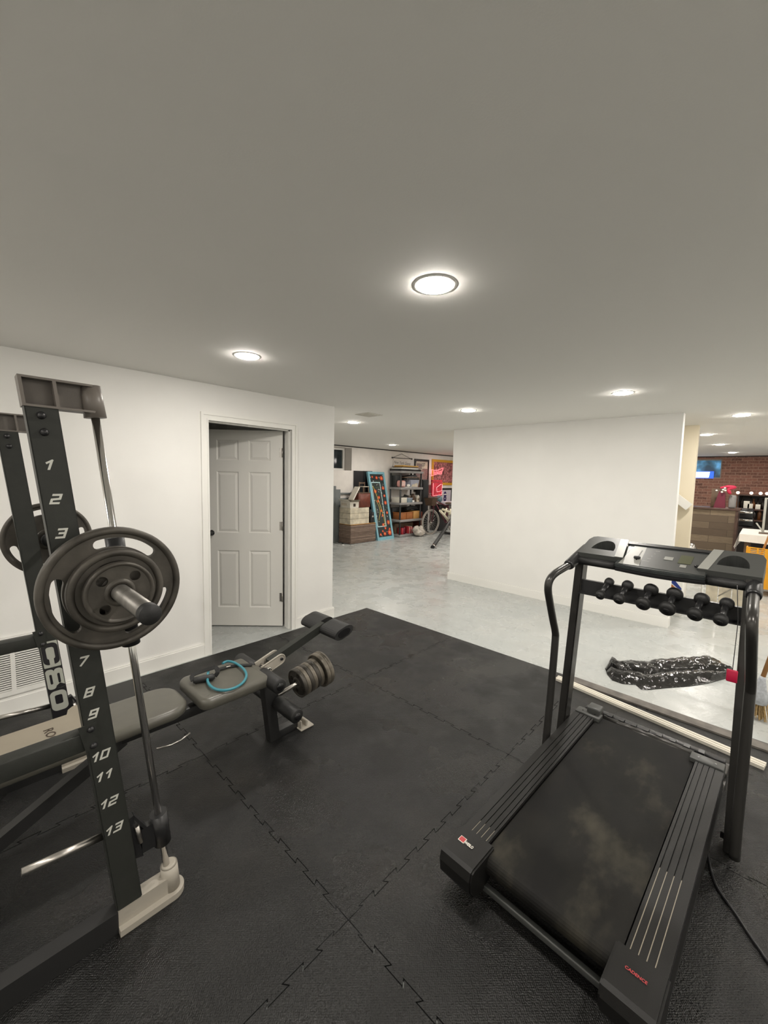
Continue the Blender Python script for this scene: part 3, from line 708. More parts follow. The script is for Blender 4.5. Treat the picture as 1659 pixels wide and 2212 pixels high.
P = [(.02, 1.885), (.62, 1.885)]+[(.62+.10*math.sin(math.radians(a)), 1.985-.10*math.cos(math.radians(a))) for a in range(10, 91, 10)]+[(.72, 2.07)]+[(.62+.10*math.cos(math.radians(a)), 2.07+.10*math.sin(math.radians(a))) for a in range(10, 91, 10)]+[(.02, 2.17)]
cushion(P, .422, .470, .024).build('back_pad', 'vinyl', bench)
MB().rbox(.45, 1.18, YB-.025, YB+.025, .355, .405, .004, 2).build('main_beam', 'black_powder', bench)
m = MB(); m.box(.80, .86, YB-.06, YB+.06, .405, .425); m.box(1.0, 1.08, YB-.06, YB+.06, .405, .425); m.box(.5, .56, YB-.06, YB+.06, .405, .424); m.build('pad_mount', 'black_powder', bench)
MB().bar((1.160, YB, .43), (1.212, YB, .0125), .055, .06, (1, 0, 0)).build('front_leg', 'black_powder', bench)
m = MB(); m.bar((.46, YB, .37), (-.05, YB, .10), .045, .05); m.build('rear_leg', 'black_powder', bench)
MB().rbox(-.09, -.04, 1.75, 2.25, .0125, .11, .004, 2).build('rear_foot', 'black_powder', bench)
MB().rbox(1.22, 1.372, YB-.025, YB+.025, .0125, .058, .003, 2).build('front_foot', 'black_powder', bench)
m = MB(); m.rbox(1.36, 1.455, YB-.07, YB+.045, .0125, .024, .005, 2); m.rbox(1.366, 1.373, YB-.06, YB+.04, .0125, .072, .002, 2); m.rbox(1.405, 1.42, YB-.055, YB+.036, .02, .06, .004, 2); m.build('foot_cap', 'beige_foot', bench)
m = MB(); m.tube([at(338, 1617, 1, 1.9), at(370, 1609, 1, 1.9), at(392, 1598, 1, 1.9), at(411, 1583, 1, 1.9)], .004, 8); m.build('seat_adjust_wire', 'brushed_steel', bench)
# bracket: two beige side plates with rounded end and bolt
m = MB()
bo = lambda u, v_: (1.125+u*math.cos(.30)-v_*math.sin(.30), 0, .46+u*math.sin(.30)+v_*math.cos(.30))
for yy in (YB-.036, YB+.030):
    out = [(0, -.03), (.12, -.03)]+[(.12+.03*math.sin(math.radians(a)), -.03*math.cos(math.radians(a))) for a in range(20, 180, 20)]+[(.12, .03), (0, .03)]
    m.prism(out, [], lambda u, v_: (bo(u, v_)[0], yy, bo(u, v_)[2]), (0, .006, 0))
    m.tube([V((bo(u*.985, v_*.93)[0], yy+(-.001 if yy < YB else .007), bo(u*.985, v_*.93)[2])) for u, v_ in out], .004, 6)
br_ = m.build('bracket', 'beige_foot', bench)
m = MB(); a = bo(.125, 0); m.cyl((a[0], YB-.046, a[2]), (a[0], YB+.046, a[2]), .008, n=12); m.build('bolt', 'black_plastic', br_)
m = MB(); a = bo(.03, .005); m.cyl((a[0], YB-.062, a[2]), (a[0], YB+.05, a[2]), .007, n=12); m.tube([(a[0]+.017*math.cos(t), YB-.055, a[2]-.012+.017*math.sin(t)) for t in [k*.55 for k in range(11)]], .0028, 6); m.build('lock_pin', 'chrome', br_)
# curl arm with foam T-pad
MB().bar(bo(.06, 0)[0:1]+(YB,)+bo(.06, 0)[2:], (1.575, YB, .602), .04, .048).build('curl_arm', 'grey_powder', bench)
m = MB(); st = [(.055*math.cos(math.radians(a))*1.0, .034*math.sin(math.radians(a))) for a in range(0, 360, 15)]
st = [(x*1.0+(.02 if x > 0 else -.02), y) for x, y in st]; ca, sa = math.cos(.22), math.sin(.22)
for y0, y1 in ((YB-.175, YB-.022), (YB+.022, YB+.175)):
    m.prism(st, [], lambda x, y: (1.60+x*ca-y*sa, y0, .595+x*sa+y*ca), (0, y1-y0, 0))
for f in m.bm.faces: f.smooth = False
tp = m.build('curl_pad', 'foam', bench)
m = MB(); m.prism([(x*.62, y*.62) for x, y in st], [], lambda x, y: (1.60+x*ca-y*sa, YB-.181, .595+x*sa+y*ca), (0, .007, 0)); m.build('end_plug', 'black_gloss', tp)
# hanging lever, rollers, weight peg
MB().bar((1.135, YB, .47), (1.225, YB, .235), .04, .045, (1, 0, 0)).build('lever', 'black_powder', bench)
def roller(x, z, y0, y1, n_):
    m = MB(); m.lathe([(.0, 0), (.034, 0), (.0395, .006), (.0395, abs(y1-y0)-.006), (.034, abs(y1-y0)), (0, abs(y1-y0))], (x, y0, z), (0, 1 if y1 > y0 else -1, 0), 28); r = m.build(n_, 'foam', bench)
    m = MB(); m.lathe([(.0, .008), (.018, .007), (.021, 0)], (x, y1, z), (0, 1 if y1 > y0 else -1, 0), 20); m.build('end_plug', 'black_gloss', r)
roller(1.122, .445, 1.965, 1.782, 'foam_roller'); roller(1.122, .445, 2.04, 2.225, 'foam_roller')
roller(1.222, .243, 1.965, 1.768, 'foam_roller'); roller(1.222, .243, 2.04, 2.225, 'foam_roller')
A0, A1 = V((1.20, YB, .255)), V((1.605, YB, .3255)); dA = (A1-A0).normalized()
MB().cyl(A0, A1, .0125, n=16).build('weight_peg', 'brushed_steel', bench)
pos = .175
names = ['innermost', 'second', 'third', 'fourth', 'fifth', 'sixth']
for k in range(6):
    T = .0255; iron(A0+dA*(pos+T/2), dA, .089, T*.995, names[k]+' small iron plate from the bench on the leg developer peg', 'plates on the leg developer', (), .035, .0135, holes=[(.055*math.cos(a), .055*math.sin(a), .014) for a in (.3, .3+math.pi/2, .3+math.pi, .3+1.5*math.pi)] if k == 0 else (), m_='iron_plate_light' if k % 2 else 'iron_plate', lip=.012); pos += T
pos += .008
for k in range(2):
    T = .027; iron(A0+dA*(pos+T/2), dA, .109, T*.99, ('inner' if k == 0 else 'outermost')+' of the two larger iron plates on the bench developer peg', 'plates on the leg developer', (), .04, .0135, m_='iron_plate_light', lip=.014); pos += T

# cardboard sheet with rotated print lying on the back pad, reaching left
cb_ = thing('cardboard_sheet', 'tan cardboard sheet with dark rotated print lying on the weight bench back pad', 'cardboard', (.1, 2.0, .472))
m = MB(); m.prism([(-.62, 1.90), (.375, 1.90), (.40, 1.96), (.395, 2.215), (.385, 2.235), (.345, 2.24), (.318, 2.235), (.30, 2.215), (.29, 2.175), (-.62, 2.16)], [], lambda x, y: (x, y, .4765), (0, 0, -.004)); m.build('sheet', 'cardboard', cb_)
text('print', 'ROCK-XO', .046, (.222, 1.98, .4772), (.06, -1, 0), (1, .06, 0), 'card_ink', cb_, bold=.012, sx=1.15)

# resistance band: teal tube loop with foam handle and black webbing
band = thing('resistance_band', 'teal tube resistance band with black foam handle on the bench seat', 'exercise band', (.93, 2.0, .479))
ZS = .486
lp = [(451, 1454), (448, 1467), (453, 1480), (467, 1489), (487, 1491), (509, 1485), (525, 1474), (532, 1461), (529, 1449), (519, 1439), (505, 1431), (491, 1428.5), (481, 1433)]
L3 = [at(x, y, 2, ZS+(.004 if 2 < i < 8 else .012)) for i, (x, y) in enumerate(lp)]; L3[0].z += .02
m = MB(); m.tube(smooth_path(L3, 6), .0068, 12); m.build('tube', 'teal_tube', band)
m = MB(); hA, hB = at(417, 1471, 2, ZS+.012), at(464, 1461, 2, ZS+.012)
m.tube([hA, hA.lerp(hB, .1), hA.lerp(hB, .3), hA.lerp(hB, .5), hA.lerp(hB, .7), hA.lerp(hB, .9), hB], [.010, .0175, .016, .0185, .016, .0175, .011], 16); m.build('handle', 'foam', band)
m = MB(); m.tube(smooth_path([hA, at(416, 1459, 2, ZS+.02), at(440, 1449, 2, ZS+.03), at(456, 1444, 2, ZS+.045), at(466, 1442, 2, ZS+.05), at(470, 1452, 2, ZS+.03), hB], 4), .004, flat=(.022, .003)); m.build('strap', 'black_web', band)
m = MB(); m.tube([at(468, 1447, 2, ZS+.006), at(490, 1441, 2, ZS), at(512, 1437, 2, ZS), at(545, 1436, 2, ZS)], .004, flat=(.025, .004)); m.build('webbing', 'black_web', band)
m = MB(); q = at(489, 1440.5, 2, ZS+.0065); q2 = at(498, 1438.5, 2, ZS+.0065); m.bar(q, q2, .006, .001); m.build('printed_tag', 'logo_white', band)
# ------------------------------------------------------------------ treadmill (built in its own frame: x forward, y to its left)
TM = thing('treadmill', 'black treadmill with grey console and wide worn running belt', 'treadmill', (1.2, .44, 0), math.radians(-2.5))
TMI = chain(TM).inverted()
def zt(a): return .186 + .028*a          # top of the side rails rises slightly to the front
for s in (1, -1):
    m = MB(); e = [.2285, .2415, .2625, .2835, .3045, .338]
    def run(b0, b1, d, h=.02, a0=.105, a1=1.205):
        y0, y1 = sorted((s*b0, s*b1)); m.hexa([(a0, y0, zt(a0)-h), (a1, y0, zt(a1)-h), (a1, y1, zt(a1)-h), (a0, y1, zt(a0)-h), (a0, y0, zt(a0)-d), (a1, y0, zt(a1)-d), (a1, y1, zt(a1)-d), (a0, y1, zt(a0)-d)])
    run(.2285, .338, .006, .105)
    for b0, b1 in zip(e, e[1:]): run(b0+.0016, b1-.0016, 0, .0062)
    rl = m.build('side_rail', 'tread_plastic', TM, local=True)
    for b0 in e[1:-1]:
        m = MB(); run(b0-.0012, b0+.0012, .0012, .0065, .108, .46 if s < 0 else .17); m.build('glint_strip', 'rail_glint', rl, local=True)  # pale colour paints the specular glint along the rail grooves
    # rear end cap with rounded nose
    m = MB(); y0, y1 = sorted((s*.205, s*.342)); z1 = zt(0)+.002
    pr = [(.11, z1+.003), (.11, .085), (.03, .062), (-.02, .075), (-.045, .11), (-.05, z1-.035), (-.04, z1-.006), (-.025, z1)]
    m.prism(pr, [], lambda x, y: (x, y0, y), (0, y1-y0, 0)); bmesh.ops.bevel(m.bm, geom=[x for x in m.bm.edges if len(x.link_faces) == 2 and x.calc_face_angle(0) > .9], offset=.006, segments=2, affect='EDGES')
    ec = m.build('end_cap', 'tread_plastic', TM, local=True)
    if s > 0:
        cx = .045
        mm = MB(); mm.box(cx-.012, cx+.012, .292, .317, z1, z1+.0032); mm.build('logo_border', 'logo_white', ec, local=True)
        mm = MB(); mm.box(cx-.010, cx+.010, .294, .315, z1+.003, z1+.0038); mm.build('logo', 'logo_red', ec, local=True)
        text('brand_lettering', 'WESLO', .017, chain(TM) @ V((cx-.004, .273, z1+.0035)), chain(TM).to_3x3() @ V((0, -1, 0)), chain(TM).to_3x3() @ V((1, 0, 0)), 'logo_white', ec, sx=.62, bold=.03)
    else:
        text('model_lettering', 'CADENCE', .0125, chain(TM) @ V((.045, -.272, z1+.0035)), chain(TM).to_3x3() @ V((0, -1, 0)), chain(TM).to_3x3() @ V((1, 0, 0)), 'logo_red', ec, sx=.95, bold=.02)
    # front cap plate with screws
    y0, y1 = sorted((s*.205, s*.335)); m = MB(); m.rbox(1.21, 1.275, y0, y1, zt(1.24)-.06, zt(1.24)+.005, .004, 2); fc = m.build('front_cap', 'console_grey', TM, local=True)
    m = MB()
    for k in (.25, .75): m.cyl((1.24, y0+(y1-y0)*k, zt(1.24)+.004), (1.24, y0+(y1-y0)*k, zt(1.24)+.0065), .004, n=10)
    m.build('screw', 'black_gloss', fc, local=True)
    m = MB(); m.box(.02, 1.55, *sorted((s*.30, s*.335)), .045, .085); m.build('frame_rail', 'frame_metal', TM, local=True)
m = MB(); m.rbox(1.245, 1.32, .215, .285, .19, .255, .008, 2); m.build('latch_block', 'console_grey', TM, local=True)
# belt wraps the rear roller
m = MB(); RX = .085
prof = [(1.27, zt(1.27)-.014), (RX, zt(RX)-.010)]
prof += [(RX-.036*math.sin(math.radians(a)), zt(RX)-.046+.036*math.cos(math.radians(a))) for a in range(15, 181, 15)]+[(1.27, zt(1.27)-.10)]
pin = [(x+(.0 if x > 1.2 else .004*(1 if x < RX else 0)), z-.004 if z > .12 else z+.004) for x, z in prof]
m.prism(prof+[(x, z) for x, z in pin[::-1]], [], lambda x, y: (x, -.224, y), (0, .448, 0)); m.build('belt', 'belt_rubber', TM, local=True)
m = MB(); m.cyl((RX, -.23, zt(RX)-.046), (RX, .23, zt(RX)-.046), .031, n=24); m.build('rear_roller', 'frame_metal', TM, local=True)
m = MB(); m.hexa([(.13, -.223, .12), (1.26, -.223, .15), (1.26, .223, .15), (.13, .223, .12), (.13, -.223, .168), (1.26, -.223, .20), (1.26, .223, .20), (.13, .223, .168)]); m.build('deck_board', 'black_plastic', TM, local=True)
m = MB(); m.rbox(.045, .066, -.215, .25, .055, .078, .004, 2); m.build('rear_stabiliser', 'console_grey', TM, local=True)
# front roller cover: dark trough with a row of ribs
m = MB(); m.cyl((1.30, -.21, .185), (1.30, .21, .185), .028, n=20); m.build('front_roller', 'frame_metal', TM, local=True)
m = MB(); m.rbox(1.33, 1.37, -.33, .32, .10, .205, .006, 2); m.rbox(1.27, 1.33, -.33, .32, .10, .14, .004, 2)
for k in range(9): m.box(1.31, 1.345, -.25+.06*k, -.225+.06*k, .14, .215)
m.build('front_cover', 'black_plastic', TM, local=True)
m = MB(); m.rbox(1.40, 1.50, -.335, .335, .02, .11, .008, 2); m.build('front_crossbar', 'frame_metal', TM, local=True)
# uprights, splayed a little outwards
def upc(s, z): t = (z-.0125)/1.13; return V(((1.12+.01*t) if s > 0 else (1.0+.10*t), (.372 if s > 0 else -.392)+((-.052) if s > 0 else .022)*t, z))
def ubar(m, s, z0, z1, wa, wb):
    A, B = upc(s, z0), upc(s, z1); P = []
    for p in (A, B):
        for x, y in ((-1, -1), (1, -1), (1, 1), (-1, 1)): P.append((p.x+x*wa/2, p.y+y*wb/2, p.z))
    m.hexa(P); bmesh.ops.bevel(m.bm, geom=list(m.bm.edges), offset=.006, segments=2, affect='EDGES')
for s in (1, -1):
    m = MB(); ubar(m, s, .0125, 1.16, .075, .042); u = m.build('upright', 'frame_metal', TM, local=True)
    m = MB(); q = upc(s, .06); m.cyl((q.x-.005, q.y-s*.034, .06), (q.x-.005, q.y+s*.03, .06), .012, n=14); m.build('pivot_bolt', 'black_plastic', u, local=True)
# handrails
HR = [(.895, .367, .06), (.905, .365, .215), (.925, .364, .45), (.935, .362, .70), (.930, .362, .755), (.89, .361, .83), (.83, .358, .94), (.797, .356, 1.01), (.80, .353, 1.055), (.845, .350, 1.082), (.93, .345, 1.098), (1.03, .340, 1.112), (1.10, .335, 1.128), (1.19, .328, 1.165)]
for s in (1, -1):
    pts = [V((a, b_ if s > 0 else -b_-.045, z)) for a, b_, z in HR]
    m = MB(); m.tube(smooth_path(pts, 5), .0185, 18); hr_ = m.build('handrail', 'frame_metal', TM, local=True)
    m = MB(); c0, c1 = pts[10].lerp(pts[11], .65), pts[13]+V((.02, 0, .012))
    m.tube([c0, c0.lerp(c1, .06), c0.lerp(c1, .5), c1], [.024, .027, .028, .028], 20); m.build('rail_sleeve', 'black_plastic', hr_, local=True)
# console: two end housings with cup wells, centre panel, handle bar in front
CB0, CB1 = -.405, .325
def con(u, v_, h=0):      # u along the console (treadmill left is +), v from front edge (0) to back edge (1)
    a0, z0, a1, z1 = 1.075, 1.163, 1.275, 1.232; d = V((a1-a0, 0, z1-z0)); n = V((-(z1-z0), 0, a1-a0)).normalized()
    return V((a0, u, z0)) + d*v_ + n*h
for s, b0, b1 in ((1, .135, CB1), (-1, -.215, CB0)):
    lo, hi = min(b0, b1), max(b0, b1); m = MB(); cx = (lo+hi)/2; wl = [(cx+.058*math.cos(t)*(1 if True else 1), .50+.33*math.sin(t)) for t in [k*2*math.pi/28 for k in range(28)]]
    sk = .03*s     # inner end slants
    well = [(x, y) for x, y in rrect(.115, .62, .05, 6, cx-.0*s, .52)]
    well = [(cx-.006*s+.055*math.cos(t), .30+max(0, .52*math.sin(t))) for t in [k*math.pi/16 for k in range(17)]]
    out = [(lo, 0), (hi, 0), (hi-(.0 if s > 0 else -.0), .8), (hi-.012, .97), (hi-.03, 1.02), (lo+.03, 1.02), (lo+.012, .97), (lo, .8)]
    if s > 0: out[0] = (lo-.022, 0); out[-1] = (lo, .8)
    else: out[1] = (hi+.022, 0); out[2] = (hi, .8)
    m.prism(out, [well], lambda x, y: con(x, y, .012), con(0, 0, -.064)-con(0, 0, 0)); e_ = m.build('console_end', 'console_grey', TM, local=True)
    m = MB(); m.prism(well, [], lambda x, y: con(x, y, -.05), con(0, 0, -.004)-con(0, 0, 0)); m.build('cup_well', 'black_plastic', e_, local=True)
    ie = b0; m = MB(); m.prism([(ie-.026*s, 0.02), (ie+.012*s, 0.02), (ie+.042*s, 1.0), (ie+.004*s, 1.0)], [], lambda x, y: con(x, y, .0125), con(0, 0, .0012)-con(0, 0, 0)); m.build('bevel_panel', 'console_light', e_, local=True)
m = MB(); arc = [(-.225+.36*k/12, -.20-.06*math.sin(math.pi*k/12)) for k in range(13)]
m.prism(arc+[(.135, .88), (-.215, .88)], [], lambda x, y: con(x, y, 0), con(0, 0, -.022)-con(0, 0, 0)); bmesh.ops.bevel(m.bm, geom=[x for x in m.bm.edges if x.calc_face_angle(0) > 1], offset=.004, segments=2, affect='EDGES')
cp = m.build('console_panel', 'console_face', TM, local=True)
m = MB(); m.prism([(-.215, .86), (.135, .86), (.135, .99), (-.215, .99)], [], lambda x, y: con(x, y, .006), con(0, 0, -.035)-con(0, 0, 0)); m.build('rear_lip', 'black_plastic', cp, local=True)
m = MB(); m.prism([(-.222, -.17), (.118, -.17), (.10, .80), (-.205, .80)], [], lambda x, y: con(x, y, .0006), con(0, 0, .0006)-con(0, 0, 0)); m.build('overlay', 'console_grey', cp, local=True)
m = MB(); m.prism([(.03, -.17), (.118, -.17), (.10, .80), (.045, .80)], [], lambda x, y: con(x, y, .0013), con(0, 0, .0004)-con(0, 0, 0)); m.build('glare_overlay', 'console_light', cp, local=True)  # pale patch paints light reflected on the left of the console
def patch(n_, m_, u0, u1, v0, v1, h, par): MB().prism([(u0, v0), (u1, v0), (u1, v1), (u0, v1)], [], lambda x, y: con(x, y, .0012), con(0, 0, h)-con(0, 0, 0)).build(n_, m_, par, local=True)
patch('slider_slot', 'black_gloss', .052, .058, .10, .62, .0008, cp)
m = MB(); k0 = con(.055, .16, 0); m.rbox(k0.x-.012, k0.x+.012, k0.y-.014, k0.y+.014, k0.z+.001, k0.z+.016, .006, 3); m.build('speed_knob', 'black_plastic', cp, local=True)
patch('display', 'lcd', -.158, -.108, .22, .62, .0015, cp); patch('button', 'console_light', -.085, -.05, .30, .45, .002, cp); patch('button', 'console_light', -.146, -.122, .04, .16, .002, cp)
m = MB(); k0 = con(-.185, .15, 0); m.rbox(k0.x-.008, k0.x+.008, k0.y-.012, k0.y+.012, k0.z+.001, k0.z+.012, .004, 2); m.build('safety_socket', 'black_gloss', cp, local=True)
for k in range(5): patch('printed_line', 'console_light', .0-.0*k, .03-.012*k+.0, .10+.14*k, .115+.14*k, .0003, cp)
for p_, q_ in ((con(CB1-.01, -.06, -.03), con(.13, -.07, -.03)), (con(-.215, -.07, -.03), con(CB0+.02, -.06, -.03))): MB().tube([p_, q_], .021, 16).build('grip_bar', 'foam', TM, local=True)
m = MB(); a_ = [(-.225+.355*k/12, -.20-.06*math.sin(math.pi*k/12)) for k in range(13)]
m.prism([(x, y-.05) for x, y in a_]+[(x, y+.14) for x, y in a_[::-1]], [], lambda x, y: con(x, y, -.022), con(0, 0, -.012)-con(0, 0, 0)); m.build('front_bumper', 'black_plastic', TM, local=True)
# dumbbell rack bar between the uprights
m = MB(); A, B = V((1.112, .305, .990)), V((1.112, -.375, .996)); m.bar(A, B, .022, .066)
m.bar(A+V((-.03, 0, -.032)), B+V((-.03, 0, -.032)), .05, .006); m.build('rack_bar', 'black_plastic', TM, local=True)
# six small dumbbells cradled in the rack bar
for i, (u, r) in enumerate(((.166, .0225), (.082, .0265), (-.018, .0315), (-.112, .0335), (-.212, .0295), (-.298, .0265))):
    A, B = V((.958, u+.004, .984)), V((1.092, u-.004, 1.048)); d = (B-A).normalized(); Mx = chain(TM)
    lab = ['smallest black dumbbell, leftmost on the treadmill rack bar', 'second black dumbbell from the left on the treadmill rack bar', 'third black dumbbell from the left on the treadmill rack bar', 'largest black dumbbell, fourth from left on the treadmill rack bar', 'fifth black dumbbell from the left on the treadmill rack bar', 'rightmost black dumbbell on the treadmill rack bar beside the right upright'][i]
    t = thing('dumbbell', lab, 'dumbbell', Mx @ ((A+B)/2), 0, 'dumbbells on the treadmill rack')
    for p, q in ((A, d), (B, -d)):
        m = MB(); m.lathe([(0, -.002), (r*.62, 0), (r*.92, .006), (r, .017), (r*.92, .03), (r*.6, .038), (.0, .042)], Mx @ p, Mx.to_3x3() @ q, 24); hd = m.build('head', 'foam', t)
        if q == d: m = MB(); m.lathe([(0, -.0035), (r*.36, -.003), (r*.4, -.001)], Mx @ p, Mx.to_3x3() @ q, 16); m.build('end_mark', 'black_gloss', hd)
    MB().cyl(Mx @ (A+d*.035), Mx @ (B-d*.035), .0125, n=16).build('handle', 'black_plastic', t)
# safety key dangling on its cord, red tag at the bottom
Mx = chain(TM); kx = at(1581, 1460, 0, 2.17); ky = at(1594, 1346, 0, 2.17); key = thing('safety_key', 'red square treadmill safety key hanging on a thin dark cord', 'safety key', kx)
MB().rbox(kx.x-.006, kx.x+.006, kx.y-.018, kx.y+.018, kx.z-.026, kx.z+.026, .004, 2).build('tag', 'red_plastic', key)
MB().tube([kx+V((0, 0, .024)), kx.lerp(ky, .5), ky, ky+V((-.03, .012, .16))], .0014, 6).build('cord', 'black_plastic', key)
# mains cable over the mat
m = MB(); m.tube(smooth_path([(2.25, .10, .03), at(1540, 1895, 2, .018), at(1590, 1975, 2, .018), at(1640, 2050, 2, .018), at(1720, 2150, 2, .018), (1.2, -.7, .018)], 6), .005, 8); c_ = m.build('power_cord', 'black_plastic'); tag(c_, 'thin black power cord running over the mat right of the treadmill', 'cord')

# ------------------------------------------------------------------ things on the bare floor
# weathered plank and pale metal bar lying along the mat edge
a0, a1 = V((3.235, 1.05, 0)), V((3.19, -.42, 0))
m = MB(); m.bar(a0+V((.0, 0, .012)), a1+V((0, 0, .012)), .085, .024); 
o = m.build('plank', 'weathered_board'); tag(o, 'weathered grey plank lying along the mat edge ahead of the treadmill', 'plank')
b0, b1 = at(1203, 1470, 2, 0), at(1652, 1664, 2, 0)
m = MB(); m.bar(b0+V((0, 0, .022)), b1+V((0, 0, .022)), .064, .018); m.bar(b0+V((.037, 0, .019)), b1+V((.037, 0, .019)), .006, .012); m.bar(b0+V((-.014, 0, .0315)), b1+V((-.014, 0, .0315)), .010, .006); m.bar(b0+V((.016, 0, .0315)), b1+V((.016, 0, .0315)), .014, .006)
o = m.build('pale_bar', 'white_bar'); tag(o, 'long cream white metal bar lying on the mat edge behind the treadmill deck', 'bar')
# crumpled black bag
def sheet(outline, ridge, h, n_=26, seed=1):
    """closed crumpled lump over a floor outline; ridge = folds"""
    rnd = random.Random(seed)
t = thing('bin_bag', 'crumpled shiny black plastic bag lying flat on the grey floor', 'plastic bag', at(1440, 1455, 2, 0))
UP = [(1307, 1444), (1322, 1420), (1330, 1430), (1360, 1428), (1400, 1430), (1440, 1424), (1490, 1420), (1532, 1417), (1560, 1434), (1580, 1450), (1585, 1456)]
LO = [(1312, 1458), (1322, 1470), (1345, 1478), (1373, 1480), (1385, 1490), (1398, 1491), (1440, 1487), (1490, 1483), (1530, 1477), (1570, 1466), (1586, 1458)]
m = MB(); nU, nV = 120, 44; rnd = random.Random(4); grid = []
from mathutils import noise as mnoise
def lerp_path(P, t): 
    f = t*(len(P)-1); i = min(int(f), len(P)-2); return V((*P[i], 0)).lerp(V((*P[i+1], 0)), f-i)
for i in range(nU+1):
    row = []
    A, B = lerp_path(UP, i/nU), lerp_path(LO, i/nU); a = at(A.x, A.y, 2, 0); b_ = at(B.x, B.y, 2, 0)
    for j in range(nV+1):
        t_ = j/nV; p = a.lerp(b_, t_); e_ = min(1, 7*min(t_, 1-t_))*min(1, 10*min(i/nU+.02, 1-i/nU+.02))
        fold = math.exp(-((t_-.52-.06*math.sin(i/nU*3))/.035)**2)
        hgt = .018+.040*math.exp(-((t_-.33)/.2)**2)+.030*math.exp(-((t_-.74)/.15)**2)-.075*fold*max(0, 1-(i/nU)**2*1.15)
        nz_ = abs(mnoise.noise(V((p.x*8, p.y*8, 0))))*.016+abs(mnoise.noise(V((p.x*21, p.y*15, 3))))*.015+abs(mnoise.noise(V((p.x*48, p.y*40, 7))))*.007-.007
        row.append(m.v((p.x, p.y, max(.003, e_*(hgt+nz_)+.003))))
    grid.append(row)
m.sm = True
for i in range(nU):
    for j in range(nV): m._f([grid[i][j], grid[i+1][j], grid[i+1][j+1], grid[i][j+1]])
bo_ = [[m.v((v.co.x, v.co.y, .001)) for v in (grid[i][0], grid[i][nV])] for i in range(nU+1)]
for i in range(nU):
    m._f([grid[i][0], bo_[i][0], bo_[i+1][0], grid[i+1][0]]); m._f([grid[i][nV], grid[i+1][nV], bo_[i+1][1], bo_[i][1]]); m._f([bo_[i][0], bo_[i][1], bo_[i+1][1], bo_[i+1][0]])
m.build('film', 'bin_bag', t)
# broom leaning at the right edge of the photo
g0 = at(1637, 1552, 2, 0); g1 = at(1646, 1468, 0, g0.x+.02); g2 = at(1662, 1425, 0, g0.x+.03); g3 = g1+(g2-g1).normalized()*1.15
t = thing('broom', 'broom with orange wooden handle, grey wrapped head and straw bristles', 'broom', g0)
MB().cyl(g1, g3, .013, n=14).build('handle', 'wood_handle', t)
g4 = at(1641, 1502, 0, g0.x+.012); m = MB(); m.tube([g1+(g3-g1)*.02, g1, g1.lerp(g4, .5), g4, g4+V((0, 0, -.05))], [.017, .02, .03, .05, .048], 16); m.build('head', 'mop_grey', t)
m = MB(); rnd = random.Random(3)
for k in range(70):
    x, y = rnd.gauss(0, .016), rnd.gauss(0, .022); m.cyl(V((g4.x+x, g4.y+y, g4.z-.03)), V((g0.x+x*2.0, g0.y+y*1.7+.0, .004+rnd.random()*.02)), .0035, .0025, 5, False)
m.build('bristles', 'straw', t)
# ------------------------------------------------------------------ storage corner at the far wall
# stack of carpet-faced boards with plywood on top
c0 = at(757, 1176, 2, 0); SX, SY = .82, .42; sx0, sy0 = c0.x, c0.y
base_z = 0.0; n_l = 14; hh = at(757, 1134, 1, sy0).z/n_l
ordn = ['bottom', 'second', 'third', 'fourth', 'fifth', 'sixth', 'seventh', 'eighth', 'ninth', 'tenth', 'eleventh', 'twelfth', 'thirteenth', 'top']
for k in range(n_l):
    dx, dy = random.uniform(-.006, .006), random.uniform(-.006, .006)
    t = thing('carpet_tile', ordn[k]+' brown and tan slab '+('of the striped stack, plywood showing on top' if k == 13 else 'counting up the striped stack beside the floral panel'), 'carpet tile', (sx0, sy0, hh*k), 0, 'striped stack of slabs')
    MB().box(sx0+dx, sx0+SX+dx, sy0+dy, sy0+SY+dy, hh*k, hh*(k+.5)).build('backing', 'tile_dark', t)
    MB().box(sx0+dx+.004, sx0+SX+dx-.004, sy0+dy+.004, sy0+SY+dy-.004, hh*(k+.5), hh*(k+1)).build('pile', 'ply_top' if k == 13 else 'tile_tan', t)
ST = hh*n_l
def crate(x0, x1, y0, y1, z0, z1, m_, rows=3, gap=.006):
    m = MB(); n = rows; h = (z1-z0)/n
    for k in range(n):
        a, b_ = z0+h*k+gap/2, z0+h*(k+1)-gap/2
        m.box(x0, x1, y0, y0+.018, a, b_); m.box(x0, x1, y1-.018, y1, a, b_); m.box(x0, x0+.018, y0+.018, y1-.018, a, b_); m.box(x1-.018, x1, y0+.018, y1-.018, a, b_)
    m.box(x0+.018, x1-.018, y0+.018, y1-.018, z0+.003, z0+.02); return m
CZ = at(757, 1098, 1, sy0).z - .0
t = thing('wooden_crate', 'whitewashed wooden crate sitting on the striped stack of slabs', 'crate', (sx0+.1, sy0+.1, ST))
crate(sx0+.0, sx0+.60, sy0+.02, sy0+.40, ST, CZ, 'white_wash').build('slats', 'white_wash', t)
MB().box(sx0+.03, sx0+.57, sy0+.05, sy0+.37, CZ-.05, CZ-.02).build('fill', 'old_paper', t)
BZ2 = at(757, 1085, 1, sy0).z
t = thing('storage_box', 'open white box with printed sides standing on the whitewashed crate', 'box', (sx0+.05, sy0+.1, CZ))
bx0, bx1, by0, by1 = sx0-.01, sx0+.26, sy0+.02, sy0+.36
crate(bx0, bx1, by0, by1, CZ-.001, BZ2, 'white_box', 1, 0).build('body', 'white_box', t)
